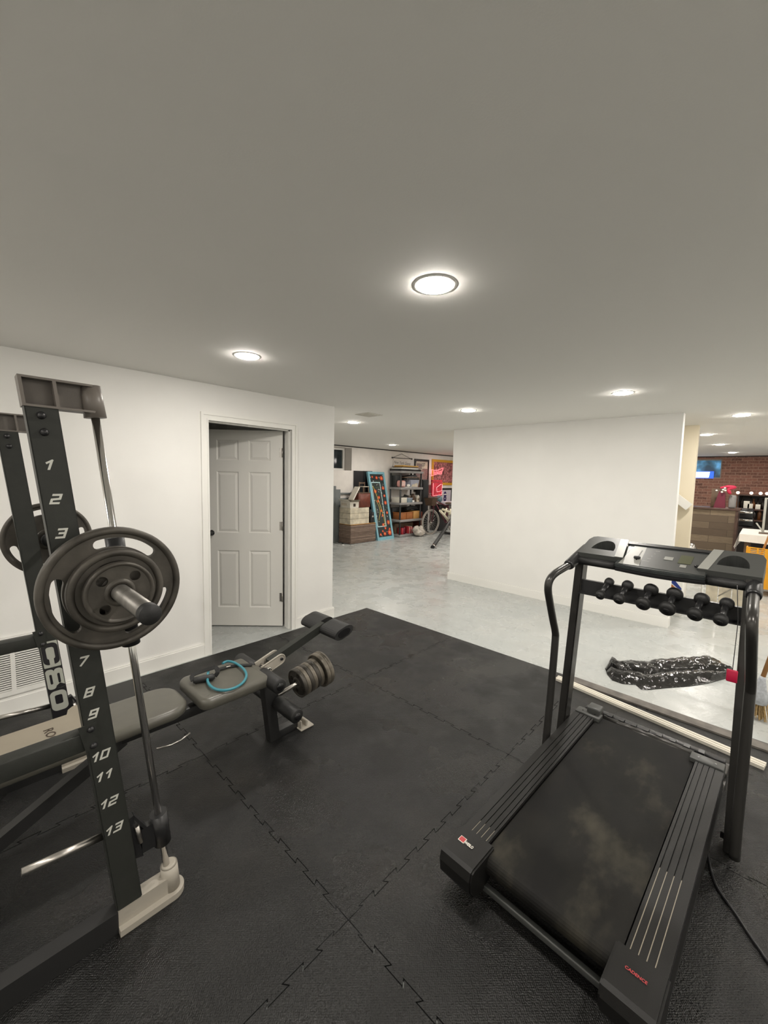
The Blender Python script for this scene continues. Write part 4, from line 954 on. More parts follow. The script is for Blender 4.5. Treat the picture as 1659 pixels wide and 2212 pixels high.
m = MB(); m.hexa([(bx0, by0, BZ2), (bx1, by0, BZ2), (bx1, by0-.005, BZ2+.004), (bx0, by0-.005, BZ2+.004), (bx0, by0-.06, BZ2+.05), (bx1, by0-.06, BZ2+.05), (bx1, by0-.064, BZ2+.054), (bx0, by0-.064, BZ2+.054)]); m.build('flap', 'cardboard', t)
m = MB(); m.hexa([(bx0, by0, BZ2), (bx0+.004, by0, BZ2), (bx0+.004, by1, BZ2), (bx0, by1, BZ2), (bx0-.07, by0, BZ2+.06), (bx0-.066, by0, BZ2+.062), (bx0-.066, by1, BZ2+.062), (bx0-.07, by1, BZ2+.06)]); m.build('flap', 'white_box', t)
MB().box(bx0-.001, bx0, by0+.12, by0+.30, CZ+.05, CZ+.11).build('label', 'old_paper', t)
MB().box(bx0+.10, bx0+.17, by0-.001, by0, CZ+.03, CZ+.10).build('printed_mark', 'card_ink', t)
a = at(758, 1080, 1, sy0+.2); b_ = at(772, 1052, 1, sy0+.2)
t = thing('white_board', 'tilted off white panel standing out of the open white box', 'panel', a)
m = MB(); m.bar(a, b_, .16, .035, (0, 0, 1)); m.build('panel', 'white_box', t)
# red brown cabinet on the crate, small black gadget beside it
ra, rb = at(777, 1101, 1, sy0+.08), at(799, 1064, 1, sy0+.08)
t = thing('red_cabinet', 'small reddish brown wooden cabinet on top of the whitewashed crate', 'cabinet', (ra.x, sy0+.1, CZ))
MB().rbox(ra.x-.04, rb.x+.02, sy0+.08, sy0+.36, CZ, rb.z-.015, .006, 2).build('body', 'red_wood', t)
MB().rbox(ra.x-.05, rb.x+.03, sy0+.07, sy0+.37, rb.z-.015, rb.z, .003, 1).build('top', 'brown_wood', t)
m = MB(); m.rbox(ra.x+.0, rb.x-.01, sy0+.075, sy0+.08, CZ+.03, rb.z-.04, .002, 1); m.build('door_panel', 'red_wood', t)
ga = at(807, 1122, 1, sy0-.02); t = thing('speaker_dock', 'small black gadget hanging between the crate and the floral panel', 'gadget', ga)
m = MB(); m.rbox(ga.x-.06, ga.x+.06, sy0-.0+.02, sy0+.10, ST, ga.z+.17, .012, 2); m.rbox(ga.x-.08, ga.x-.02, sy0+.02, sy0+.08, ga.z+.08, ga.z+.24, .01, 2); m.build('body', 'black_plastic', t)
MB().cyl((ga.x+.01, sy0+.019, ga.z+.07), (ga.x+.01, sy0+.014, ga.z+.07), .022, n=16).build('dial', 'bag_clear', t)
# grey bed frame end: post and rails against the wall
pa = at(724, 1172, 1, 7.27); ptop = at(722, 1050, 1, 7.27)
t = thing('bed_frame', 'grey wooden bed frame end with slats behind the striped stack', 'bed frame', (pa.x, 7.27, 0))
MB().rbox(5.72, 6.10, 7.31, 7.355, 0, ptop.z, .006, 2).build('post', 'grey_furniture', t)
MB().rbox(6.10, 6.24, 7.315, 7.35, 0, ptop.z-.08, .006, 2).build('panel', 'grey_furniture', t)
for k in range(3):
    z = ptop.z-.16-.13*k; MB().rbox(6.24, 6.66, 7.32, 7.345, z-.045, z, .004, 1).build('slat', 'grey_furniture', t)
# black panels leaning behind the floral one
for k, (x0, x1, zt_) in enumerate(((6.68, 6.98, at(780, 1017, 1, 7.2).z), (6.99, 7.30, at(790, 1018, 1, 7.2).z+.01))):
    t = thing('dark_mirror', ['left black glossy sheet leaning on the wall behind the red cabinet', 'black glossy sheet half hidden behind the blue framed floral panel'][k], 'mirror', (x0, 7.2, 0))
    m = MB(); m.hexa([(x0, 7.312, 0), (x1, 7.312, 0), (x1, 7.335, 0), (x0, 7.335, 0), (x0, 7.33, zt_), (x1, 7.33, zt_), (x1, 7.353, zt_), (x0, 7.353, zt_)]); m.build('sheet', 'black_gloss', t)
# dark little chair seat in front of the panels
q = at(786, 1052, 1, 7.05); t = thing('small_stool', 'small dark wooden stool with pale seat on top of the red cabinet', 'stool', (q.x, 7.05, q.z-.1))
zb = rb.z
for dx in (-.085, .085):
    for dy in (-.07, .07): MB().bar((q.x+dx, 7.05+dy, zb), (q.x+dx, 7.05+dy, q.z+.12 if dy > 0 else q.z), .018, .018, (0, 1, 0)).build('leg', 'brown_wood', t)
MB().rbox(q.x-.10, q.x+.10, 6.97, 7.13, q.z, q.z+.015, .004, 1).build('seat', 'old_paper', t); MB().box(q.x-.085, q.x+.085, 7.115, 7.125, q.z+.08, q.z+.11).build('back_rail', 'brown_wood', t)
# blue framed floral panel
A = V((7.075, 6.865, 0)); Bx = V((7.672, 6.865, 0)); TOPY, TOPZ = 7.27, 1.69
EXf = V((1, 0, 0)); EYf = V((0, TOPY-6.865, TOPZ)).normalized(); NF = EXf.cross(EYf); FH = V((0, TOPY-6.865, TOPZ)).length; FW = .597
fp = thing('floral_panel', 'tall blue framed panel painted with red flowers leaning in the storage corner', 'painted panel', A)
F = lambda u, v_, h=0: A + EXf*u + EYf*v_ + NF*h
m = MB(); m.prism([(0, 0), (FW, 0), (FW, FH), (0, FH)], [[(.055, .075), (FW-.055, .075), (FW-.055, FH-.06), (.055, FH-.06)]], lambda x, y: F(x, y, .0), NF*-.06); m.build('frame', 'sky_frame', fp)
m = MB(); m.prism([(.05, .07), (FW-.05, .07), (FW-.05, FH-.055), (.05, FH-.055)], [], lambda x, y: F(x, y, -.02), NF*-.01); fb = m.build('board', 'art_black', fp)
m = MB(); iu0, iu1, iv0, iv1 = .085, .40, .33, FH-.26
for u0, u1, v0, v1 in ((iu0, iu1, iv0, iv0+.022), (iu0, iu1, iv1-.022, iv1), (iu1-.018, iu1, iv0+.022, iv1-.022), (iu0, iu0+.016, iv0+.022, iv1-.022)): m.prism([(u0, v0), (u1, v0), (u1, v1), (u0, v1)], [], lambda x, y: F(x, y, -.018), NF*-.002)
m.build('border_line', 'pale_blue', fb)
m = MB(); m.tube([F(.11+.25*math.sin(t*1.5+.05)*1.0, FH-.36-1.05*t, -.017) for t in [k/14 for k in range(15)]], .006, 6); m.build('vine', 'art_yellow', fb)
m = MB(); m.tube([F(.15+.10*math.sin(math.pi*t), FH-.72-.52*t, -.017) for t in [k/10 for k in range(11)]], .005, 6); m.build('vine', 'art_yellow', fb)
rnd = random.Random(11)
fls = [(.475, FH-.16, .062), (.30, FH-.15, .045), (.15, FH-.13, .03), (.485, FH-.42, .05), (.49, FH-.62, .038), (.49, FH-.80, .052), (.495, FH-1.06, .04), (.49, FH-1.30, .052), (.50, FH-1.48, .035), (.49, .42, .05), (.485, .17, .075), (.30, .15, .05), (.15, .14, .035), (.18, FH-.50, .05), (.28, FH-.66, .045), (.23, FH-.75, .04), (.30, FH-1.0, .04), (.32, FH-1.12, .038), (.29, FH-1.36, .045), (.35, FH-1.45, .035), (.24, .22, .03)]
for u, v_, r_ in fls:
    m = MB(); pts = []
    for k in range(24): a = 2*math.pi*k/24; rr = r_*(1 if k % 3 else .66); pts.append((u+rr*math.cos(a), v_+rr*math.sin(a)))
    m.prism(pts, [], lambda x, y: F(x, y, -.0165), NF*-.002); fo = m.build('flower', 'flower_red', fb)
    m = MB(); m.prism(circ(u, v_, r_*.45, 12), [], lambda x, y: F(x, y, -.0155), NF*-.001); m.build('flower_eye', 'flower_orange', fo) if False else m.build('flower_eye', 'flower_orange', fb)
m = MB()
for k in range(110):
    u, v_ = rnd.uniform(.07, FW-.07), rnd.uniform(.09, FH-.08); a = rnd.uniform(0, 6.28); l = rnd.uniform(.012, .024); ca_, sa_ = math.cos(a), math.sin(a); m.mi = 0 if k % 3 else 1
    m.prism([(u-l*ca_, v_-l*sa_), (u+l*.35*sa_, v_-l*.35*ca_), (u+l*ca_, v_+l*sa_), (u-l*.35*sa_, v_+l*.35*ca_)], [], lambda x, y: F(x, y, -.0175-.0002*(k % 4)), NF*-.001)
lv = m.build('leaves', ['leaf_green', 'white_paint'], fb); lv['kind'] = 'stuff'
# five-tier shelf unit
SHX0, SHX1, SHY0, SHY1 = 7.90, 8.80, 6.885, 7.30; SHZ = [.062, .455, .905, 1.305, 1.735]
sh = thing('shelf_unit', 'five tier grey plastic shelf unit packed with stored things', 'shelving', (8.35, 7.1, 0))
for z in SHZ:
    m = MB(); m.rbox(SHX0-.01, SHX1+.01, SHY0-.02, SHY1, z-.06, z, .01, 2); m.build('shelf', 'shelf_grey', sh)
for x in (SHX0+.03, SHX1-.03):
    for y in (SHY0+.03, SHY1-.03): MB().cyl((x, y, 0), (x, y, SHZ[-1]-.02), .024, n=12).build('post', 'shelf_post', sh)
def shelf_box(n_, label, cat, x0, x1, y0, y1, z, h, m_, grp=None, r=.004):
    t = MB().rbox(x0, x1, y0, y1, z, z+h, r, 2).build(n_, m_); tag(t, label, cat, grp); return t
Z5, Z4, Z3, Z2, Z1 = SHZ[4], SHZ[3], SHZ[2], SHZ[1], SHZ[0]
# top tier: flat stacked pictures
shelf_box('stacked_picture', 'black flat picture frame lowest of the pile on the shelf top', 'picture frame', 7.89, 8.74, 6.90, 7.28, Z5, .05, 'black_gloss', 'flat frames on the shelf top')
shelf_box('stacked_picture', 'white edged flat picture second in the pile on the shelf top', 'picture frame', 7.95, 8.64, 6.91, 7.26, Z5+.051, .028, 'white_paint', 'flat frames on the shelf top')
shelf_box('stacked_picture', 'brown flat picture frame third in the pile on the shelf top', 'picture frame', 7.97, 8.60, 6.91, 7.25, Z5+.08, .032, 'brown_wood', 'flat frames on the shelf top')
shelf_box('stacked_picture', 'gold edged flat picture topmost in the pile on the shelf top', 'picture frame', 8.02, 8.66, 6.92, 7.24, Z5+.113, .03, 'gold_frame', 'flat frames on the shelf top')
t = thing('standing_print', 'small framed black and white print standing at the right end of the shelf top', 'picture', (8.73, 6.96, Z5+.051))
m = MB(); m.box(8.60, 8.86, 6.955, 6.975, Z5+.055, Z5+.235); m.build('frame', 'old_paper', t); MB().box(8.615, 8.845, 6.952, 6.955, Z5+.07, Z5+.22).build('print', 'poster_print', t)
# fourth tier
t = thing('pink_bag', 'pink striped cloth bag at the left of the fourth shelf', 'bag', (8.05, 7.0, Z4))
MB().rbox(7.98, 8.17, 6.93, 7.12, Z4, Z4+.18, .05, 4).build('body', 'pink_cloth', t)
m = MB()
for k in range(3): m.box(8.01+.05*k, 8.025+.05*k, 6.928, 6.931, Z4+.03, Z4+.15)
m.build('stripes', 'white_paint', t)
t = thing('clear_bin', 'clear plastic bin of papers in the middle of the fourth shelf', 'plastic bin', (8.5, 7.0, Z4))
m = MB(); m.hexa([(8.36, 6.92, Z4), (8.64, 6.92, Z4), (8.64, 7.2, Z4), (8.36, 7.2, Z4), (8.32, 6.90, Z4+.20), (8.68, 6.90, Z4+.20), (8.68, 7.22, Z4+.20), (8.32, 7.22, Z4+.20)]); m.build('body', 'clear_bin', t)
m = MB(); m.hexa([(8.37, 6.912, Z4+.01), (8.63, 6.912, Z4+.01), (8.63, 6.918, Z4+.01), (8.37, 6.918, Z4+.01), (8.38, 6.902, Z4+.07), (8.60, 6.902, Z4+.12), (8.60, 6.912, Z4+.12), (8.38, 6.912, Z4+.07)]); m.build('papers', 'old_paper', t)
t = shelf_box('lid', 'black lid lying over the clear bin on the fourth shelf', 'lid', 8.20, 8.70, 6.93, 7.25, Z4+.205, .04, 'black_plastic')
t = shelf_box('tray', 'shallow black and brown tray on the lid over the clear bin', 'tray', 8.15, 8.66, 6.95, 7.27, Z4+.247, .03, 'brown_wood')
t = MB().hexa([(8.2, 6.95, Z4+.28), (8.66, 6.95, Z4+.28), (8.66, 7.25, Z4+.28), (8.2, 7.25, Z4+.28), (8.22, 6.96, Z4+.29), (8.6, 6.96, Z4+.34), (8.6, 7.2, Z4+.34), (8.22, 7.2, Z4+.29)]).build('black_case', 'black_plastic'); tag(t, 'wedge shaped black case on top of the tray on the fourth shelf', 'case')
shelf_box('binder', 'tall dark brown binder at the right end of the fourth shelf', 'binder', 8.685, 8.735, 6.93, 7.2, Z4, .27, 'brown_wood', 'binders on the fourth shelf')
shelf_box('binder', 'dark red binder beside the brown one on the fourth shelf', 'binder', 8.645, 8.683, 6.93, 7.2, Z4+.0, .19, 'red_wood', 'binders on the fourth shelf')
shelf_box('white_magazine', 'white magazine lying at the front of the fourth shelf', 'magazine', 8.12, 8.35, 6.895, 7.1, Z4, .014, 'white_paint')
MB(); t = MB().ell((8.30, 6.97, Z4+.05), .06, .05, .035).build('folded_hat', 'white_paint'); tag(t, 'small white hat on the magazine beside the clear bin', 'hat')
# third tier
shelf_box('long_box', 'long off white box at the left of the third shelf', 'box', 7.92, 8.19, 6.91, 7.2, Z3, .13, 'white_box')
shelf_box('game_box', 'grey blue game box beside the long off white box', 'box', 8.21, 8.43, 6.92, 7.15, Z3, .10, 'blue_case')
shelf_box('flat_game_box', 'pale lid lying on the grey blue game box', 'lid', 8.20, 8.44, 6.91, 7.16, Z3+.102, .018, 'clear_bin')
t = thing('black_tripod', 'folded black wire stand lying over the long off white box', 'stand', (8.1, 7.0, Z3+.13)); m = MB()
m.tube([(7.98, 6.98, Z3+.142), (8.12, 6.99, Z3+.15), (8.3, 7.0, Z3+.15)], .010, 8); m.tube([(8.1, 6.97, Z3+.145), (8.2, 7.0, Z3+.22), (8.3, 7.02, Z3+.15)], .006, 6); m.build('rods', 'black_plastic', t)
t = thing('wicker_jug', 'tilted dark wicker jug on the third shelf', 'jug', (8.53, 7.0, Z3)); m = MB(); ax_ = V((-.35, -.1, 1)).normalized(); m.lathe([(0, 0), (.055, 0), (.075, .05), (.07, .12), (.045, .17), (.05, .2), (.04, .2), (0, .19)], (8.57, 7.0, Z3+.02), ax_, 20); m.build('body', 'wicker', t)
t = thing('birdhouse', 'small cream birdhouse at the right end of the third shelf', 'birdhouse', (8.70, 7.0, Z3)); MB().box(8.64, 8.76, 6.94, 7.06, Z3, Z3+.12).build('body', 'old_paper', t)
m = MB(); m.prism([(8.62, Z3+.12), (8.78, Z3+.12), (8.70, Z3+.19)], [], lambda x, y: (x, 6.93, y), (0, .14, 0)); m.build('roof', 'white_box', t); MB().cyl((8.70, 6.939, Z3+.07), (8.70, 6.93, Z3+.07), .022, n=14).build('doorway', 'brown_wood', t)
shelf_box('paper_bundle', 'small bundle of white papers beside the wicker jug', 'papers', 8.44, 8.52, 6.92, 7.05, Z3, .05, 'white_paint')
# second tier
for x0, x1, m_, lb in ((7.97, 8.20, 'orange_wood', 'orange brown wooden box at the left of the second shelf'), (8.22, 8.46, 'orange_wood', 'orange brown wooden box right of the front post on the second shelf'), (8.50, 8.76, 'honey_wood', 'honey coloured wooden box at the right of the second shelf')):
    t = thing('wooden_box', lb, 'wooden box', ((x0+x1)/2, 7.0, Z2), 0, 'wooden boxes on the second shelf'); h = .19 if m_ != 'honey_wood' else .21
    MB().rbox(x0, x1, 6.92, 7.2, Z2, Z2+h, .004, 1).build('body', m_, t); MB().rbox(x0-.004, x1+.004, 6.915, 7.205, Z2+h-.03, Z2+h, .003, 1).build('rim', m_, t)
t = MB().tube(smooth_path([(8.28, 7.02, Z2+.26), (8.45, 7.0, Z2+.30), (8.6, 7.0, Z2+.29), (8.75, 7.02, Z2+.25)], 4), [.04]*2+[.055]*9+[.04]*2, 12).build('dark_coat', 'black_web'); tag(t, 'folded black cloth lying over the boxes on the second shelf', 'cloth')
shelf_box('dark_chest', 'long dark chest at the back of the second shelf behind the wooden boxes', 'chest', 7.96, 8.74, 7.21, 7.29, Z2, .30, 'black_plastic')
shelf_box('dark_carton', 'long dark brown carton at the back of the bottom shelf', 'box', 7.97, 8.73, 7.12, 7.28, Z1, .27, 'brown_wood')
shelf_box('grey_tote', 'dark grey tote at the back left of the fourth shelf behind the pink bag', 'tote', 7.96, 8.30, 7.13, 7.28, Z4, .31, 'shelf_post')
t = thing('cable_heap', 'tangled black cables on the pale lid over the grey blue game box', 'cable', (8.3, 7.05, Z3+.121)); rnd = random.Random(21); m = MB()
m.tube(smooth_path([(8.31+.09*math.cos(k*1.9)*rnd.uniform(.6, 1), 7.04+.08*math.sin(k*1.9)*rnd.uniform(.6, 1), Z3+.13+rnd.random()*.06) for k in range(16)], 5), .007, 6); m.build('loop', 'black_plastic', t)
shelf_box('folded_blanket', 'folded pale blanket at the back of the third shelf behind the jug', 'blanket', 8.46, 8.74, 7.14, 7.28, Z3, .16, 'old_paper', None, .03)
# bottom tier and floor
for k, (x, c_, w_) in enumerate(((8.03, 'book_red', .05), (8.09, 'crimson', .06), (8.30, 'book_red', .03), (8.335, 'book_cream', .025), (8.37, 'book_red', .035), (8.41, 'book_cream', .02), (8.44, 'book_red', .04))):
    lb = ['red book at the far left of the bottom shelf', 'dark crimson book second from left on the bottom shelf', 'red book just right of the front post on the bottom shelf', 'cream book between two red ones right of the front post', 'wide red book in the middle of the bottom shelf row', 'thin cream book near the right end of the bottom row', 'last red book at the right end of the bottom row'][k]
    t = MB().rbox(x, x+w_, 6.91, 7.08, Z1, Z1+.17+.012*(k % 3), .003, 1).build('book', c_); tag(t, lb, 'book', 'books on the bottom shelf')
q = at(892, 1148, 1, 6.86); t = thing('bag_of_stuff', 'crumpled translucent white plastic bag at the right of the bottom shelf', 'plastic bag', (8.62, 6.86, 0)); m = MB()
m.ell((8.50, 6.70, .10), .20, .12, .10, 26, 16); m.ell((8.42, 6.74, .17), .13, .09, .11, 22, 14); m.ell((8.60, 6.74, .15), .08, .07, .12, 18, 12)
for v in m.bm.verts:
    d = mnoise.noise(v.co*9)*.07+mnoise.noise(v.co*26)*.035; v.co += V((d, d*.5, abs(d)*.4)); v.co.z = max(.003, v.co.z)
m.build('film', 'bag_clear', t)
# hanging cloth banner with script
bl, brr = at(848, 986, 1, YW-.01), at(888, 993, 1, YW-.01)
t = thing('wall_banner', 'pale cloth wall banner with script lettering hanging from a rod by a cord', 'banner', (8.45, YW, 2.0)); zr = 2.085
MB().cyl((bl.x-.02, YW-.022, zr), (brr.x+.02, YW-.022, zr), .009, n=10).build('rod', 'black_powder', t)
for x in (bl.x-.02, brr.x+.02): MB().ell((x, YW-.022, zr), .022, .02, .022, 10, 8).build('knob', 'black_powder', t)
MB().tube([(bl.x, YW-.022, zr), ((bl.x+brr.x)/2-.02, YW-.012, 2.205), (brr.x, YW-.022, zr)], .004, 6).build('cord', 'black_powder', t)
MB().box(bl.x+.03, brr.x-.03, YW-.018, YW-.012, zr-.42, zr).build('cloth', 'block_wall', t)
text('script', 'New York Giants', .115, ((bl.x+brr.x)/2, YW-.019, zr-.13), (1, 0, -.04), (.1, 0, 1), 'shelf_post', t, bold=.0, shear=.35, sx=.85)
# framed poster, gold framed print, framed jersey
def framed(n_, lb, x0, x1, z0, z1, fw, fm, pm, y=YW):
    t = thing(n_, lb, 'picture', ((x0+x1)/2, y, z0)); m = MB(); m.prism([(x0, z0), (x1, z0), (x1, z1), (x0, z1)], [[(x0+fw, z0+fw), (x1-fw, z0+fw), (x1-fw, z1-fw), (x0+fw, z1-fw)]], lambda a_, c_: (a_, y-.03, c_), (0, .03, 0)); m.build('frame', fm, t)
    pn = MB().box(x0+fw, x1-fw, y-.018, y-.002, z0+fw, z1-fw).build('print', pm, t); return t, pn
t, pn = framed('framed_poster', 'black framed poster above the right end of the shelf unit', 9.00, 9.665, 1.16, 2.10, .055, 'dark_strip', 'poster_print')
MB().box(9.07, 9.6, YW-.02, YW-.0185, 1.83, 2.03).build('printed_panel', 'old_paper', pn)
text('poster_lettering', '2007', .15, (9.34, YW-.0205, 1.94), (1, 0, 0), (0, 0, 1), 'shelf_post', pn, sx=.95)
t, pn = framed('framed_print', 'gold framed reddish crowd picture high on the storage wall', 9.82, 11.6, 1.355, 2.13, .075, 'gold_frame', 'crowd_print')
t, pn = framed('framed_jersey', 'dark framed white sports jersey with navy numeral eight', 10.22, 10.98, .72, 1.262, .03, 'dark_strip', 'shelf_post')
MB().box(10.30, 10.86, YW-.021, YW-.018, .76, 1.20).build('jersey', 'jersey_white', pn)
text('numeral', '8', .40, (10.54, YW-.0215, .98), (1, 0, 0), (0, 0, 1), 'jersey_navy', pn, bold=.05, sx=.75)
# neon bow tie sign, lit red panel under it, standing on a black desk
NY = 7.12; nq = lambda x, y: at(x, y, 1, NY)
t = thing('neon_sign', 'glowing red bow tie neon sign above a lit red placard', 'neon sign', nq(945, 1085))
o_ = [nq(x, y) for x, y in ((932.5, 1014.5), (939, 1016), (945, 1016), (957.5, 1010.5), (953, 1024), (945, 1023.5), (939, 1025.5), (932, 1028))]
MB().tube(o_, .009, 8, closed=True).build('bow_tie_tube', 'neon_red', t)
w1 = nq(944, 1019.8); text('script_tube', 'Budweiser', .135, (w1.x, NY-.01, w1.z), (1, 0, .10), (0, 0, 1), 'neon_red', t, bold=.004, shear=.2, sx=.72)
a, b_ = nq(934, 1036.5), nq(955.5, 1041.5); MB().box(a.x, b_.x, NY, NY+.05, b_.z, a.z).build('red_header', 'neon_panel', t)
a, b_ = nq(934.5, 1042), nq(955.5, 1072); MB().box(a.x, b_.x, NY+.01, NY+.05, b_.z, a.z).build('placard', 'neon_panel', t)
m = MB(); cx_, cz_ = (a.x+b_.x)/2, (a.z+b_.z)/2
m.tube([(a.x+.03, NY-.005, a.z-.02), (a.x+.03, NY-.005, b_.z+.02)], .007, 6); m.tube([(a.x+.2, NY-.005, a.z-.15), (b_.x-.12, NY-.005, a.z-.06), (b_.x-.03, NY-.005, a.z-.05), (b_.x-.04, NY-.005, a.z-.25), (a.x+.22, NY-.005, a.z-.28)], .008, 6, closed=True); m.tube([(b_.x-.03, NY-.005, a.z-.28), (b_.x-.04, NY-.005, b_.z+.05), (a.x+.06, NY-.005, b_.z+.02)], .007, 6)
m.build('outline_tube', 'neon_pale', t)
# tall black speaker tower
a, b_ = at(918.5, 1036, 1, 7.0), at(931.5, 1036, 1, 7.0)
t = thing('speaker_tower', 'tall narrow black floor cabinet right of the shelf unit', 'speaker', ((a.x+b_.x)/2, 7.15, 0))
MB().rbox(a.x, b_.x, 7.08, 7.33, 0, a.z, .006, 2).build('cabinet', 'black_plastic', t); MB().rbox(a.x+.02, b_.x-.02, 7.065, 7.08, .25, a.z-.03, .004, 1).build('grille', 'black_web', t); MB().rbox(a.x-.03, b_.x+.03, 7.05, 7.345, 0, .03, .006, 1).build('plinth', 'black_plastic', t)
# brown wooden chest between shelf and tower
shelf_box('side_chest', 'dark brown wooden chest on the floor between shelf unit and bicycle wheel', 'chest', 8.84, 8.99, 7.0, 7.32, 0, .62, 'red_wood')
# black desk with globe and cluttered top
t = thing('black_desk', 'black desk under the framed jersey piled with clutter', 'desk', (10.3, 6.9, 0)); dz = at(965, 1098, 1, 6.95).z+.12
MB().rbox(9.75, 11.4, 6.98, 7.33, dz-.04, dz, .006, 2).build('top', 'black_plastic', t)
MB().rbox(9.80, 10.25, 7.0, 7.32, 0, dz-.04, .006, 2).build('pedestal', 'black_plastic', t); MB().rbox(10.9, 11.35, 7.0, 7.32, 0, dz-.04, .006, 2).build('pedestal', 'black_plastic', t)
g = at(948, 1078, 1, 7.0); t = thing('globe', 'dark blue grey globe on the black desk below the neon sign', 'globe', (g.x, 7.0, dz)); MB().ell(g, .105, .105, .105, 20, 14).build('ball', 'globe_blue', t); MB().lathe([(0, dz-g.z), (.07, dz-g.z), (.06, dz-g.z+.015), (.012, dz-g.z+.03), (.012, -.1), (0, -.1)], g, (0, 0, 1), 18).build('stand', 'brown_wood', t)
for k, (x, y, l) in enumerate(((961, 1086, 'pale crumpled papers on the left of the black desk'), (971, 1085, 'pale crumpled papers on the right of the black desk'))):
    q = at(x, y, 1, 6.9); o = MB().rbox(q.x-.13, q.x+.13, 6.82, 7.05, dz, max(dz+.03, q.z+.03), .02, 2, rot('Z', 8)).build('paper_pile', 'jersey_white'); tag(o, l, 'papers', 'papers on the black desk')
# bicycle: front wheel, fork, basket, handlebar, frame
bq = at(930, 1130.5, 1, 6.72); R_ = .335; bc = V((bq.x, 6.72, R_+.012)); bd = V((.80, -.60, 0)).normalized()*1; bd = V((math.cos(math.radians(-6)), math.sin(math.radians(-6)), 0))
bi = thing('bicycle', 'maroon bicycle with whitewall tyre and wicker basket by the black desk', 'bicycle', (bc.x, bc.y, 0)); ax_ = V((-bd.y, bd.x, 0))
m = MB(); m.tube([bc+bd*(R_*math.cos(a))+V((0, 0, R_*math.sin(a))) for a in [k*2*math.pi/48 for k in range(48)]], .021, 10, closed=True); wh = m.build('front_tyre', 'tyre', bi)
m = MB(); m.tube([bc+bd*((R_-.035)*math.cos(a))+V((0, 0, (R_-.035)*math.sin(a))) for a in [k*2*math.pi/48 for k in range(48)]], .012, 8, closed=True); m.build('rim', 'brushed_steel', wh)
m = MB()
for k in range(24): a = k*2*math.pi/24; m.cyl(bc+ax_*(.02 if k % 2 else -.02), bc+bd*((R_-.035)*math.cos(a))+V((0, 0, (R_-.035)*math.sin(a))), .0022, n=5)
m.cyl(bc-ax_*.04, bc+ax_*.04, .018, n=12); m.build('spokes', 'chrome', wh)
back = bd; hd_ = bc+bd*.17+V((0, 0, .62))
m = MB()
for s in (-1, 1): m.tube([bc+ax_*(.045*s), bc+bd*.07+V((0, 0, .37))+ax_*(.045*s), bc+bd*.10+V((0, 0, .44))], .011, 8)
m.tube([bc+bd*.10+V((0, 0, .43)), hd_], .017, 10); m.build('fork', 'maroon_paint', bi)
m = MB(); bb = bc+bd*.62+V((0, 0, -.05)); st_ = bc+bd*.72+V((0, 0, .45)); rw = bc+bd*1.05
m.tube([hd_-V((0, 0, .08)), bb], .018, 10); m.tube([hd_-V((0, 0, .03)), st_-V((0, 0, .05))], .016, 10); m.tube([bb, st_], .015, 10); m.tube([bb, rw], .012, 8); m.tube([st_-V((0, 0, .05)), rw], .011, 8); m.build('frame', 'maroon_paint', bi)
m = MB(); m.tube([rw+bd*(R_*math.cos(a))+V((0, 0, R_*math.sin(a))) for a in [k*2*math.pi/40 for k in range(40)]], .021, 8, closed=True); m.build('rear_tyre', 'tyre', bi)
m = MB(); m.ell(st_+V((0, 0, .06)), .12, .08, .035); m.build('saddle', 'brown_wood', bi)
m = MB(); hb = hd_+V((0, 0, .06)); m.tube(smooth_path([hb+ax_*.30+bd*.16+V((0, 0, .10)), hb+ax_*.27+bd*.02+V((0, 0, .09)), hb+ax_*.12+V((0, 0, .0)), hb, hb-ax_*.12, hb-ax_*.27+bd*.02+V((0, 0, .09)), hb-ax_*.30+bd*.16+V((0, 0, .10))], 5), .011, 10); m.build('handlebar', 'chrome', bi)
k0 = bc-bd*.02+V((0, 0, .46)); m = MB(); P = []
for z, e in ((0, .09), (.20, .125)):
    for a, b_ in ((-1, -1), (1, -1), (1, 1), (-1, 1)): P.append(k0+bd*(a*e*.8)+ax_*(b_*e*1.25)+V((0, 0, z)))
m.hexa(P); m.build('basket', 'wicker', bi)
m = MB(); m.tube([V(p)+V((0, 0, .0)) for p in P[4:]], .012, 8, closed=True); m.build('basket_rim', 'wicker', bi)
# exercise bench with black tube leg and bone coloured arms
e0 = at(934.5, 1182, 2, .03); e1 = at(976, 1121, 1, 6.05); t = thing('exercise_frame', 'exercise frame with long slanting black tube leg and bone coloured arms', 'exercise machine', e0)
MB().tube([e0, e1, e1+(e1-e0)*.25], .042, 16).build('tube_leg', 'black_powder', t)
d_ = (e1-e0).normalized(); MB().tube([e0-d_*.012, e0+d_*.02], .046, 16).build('leg_cap', 'black_gloss', t); MB().tube([e0+d_*.02, e0+d_*.10], .0435, 16).build('leg_sleeve', 'chrome', t)
m = MB(); m.tube([e0+V((.03, 0, -.01)), e0+V((.07, -.03, -.02)), e0+V((.05, -.07, -.024))], .006, 6); m.build('foot_hook', 'black_powder', t)
for p_, q_, r_ in (((950.5, 1103), (968, 1124), .034), ((956, 1100), (978, 1111), .03), ((965, 1098), (960, 1112), .025), ((974, 1100), (970, 1113), .03)):
    MB().tube([at(*p_, 1, 6.1), at((p_[0]+q_[0])/2, (p_[1]+q_[1])/2-1, 1, 6.1), at(*q_, 1, 6.1)], r_, 12).build('arm', 'bone_plastic', t)
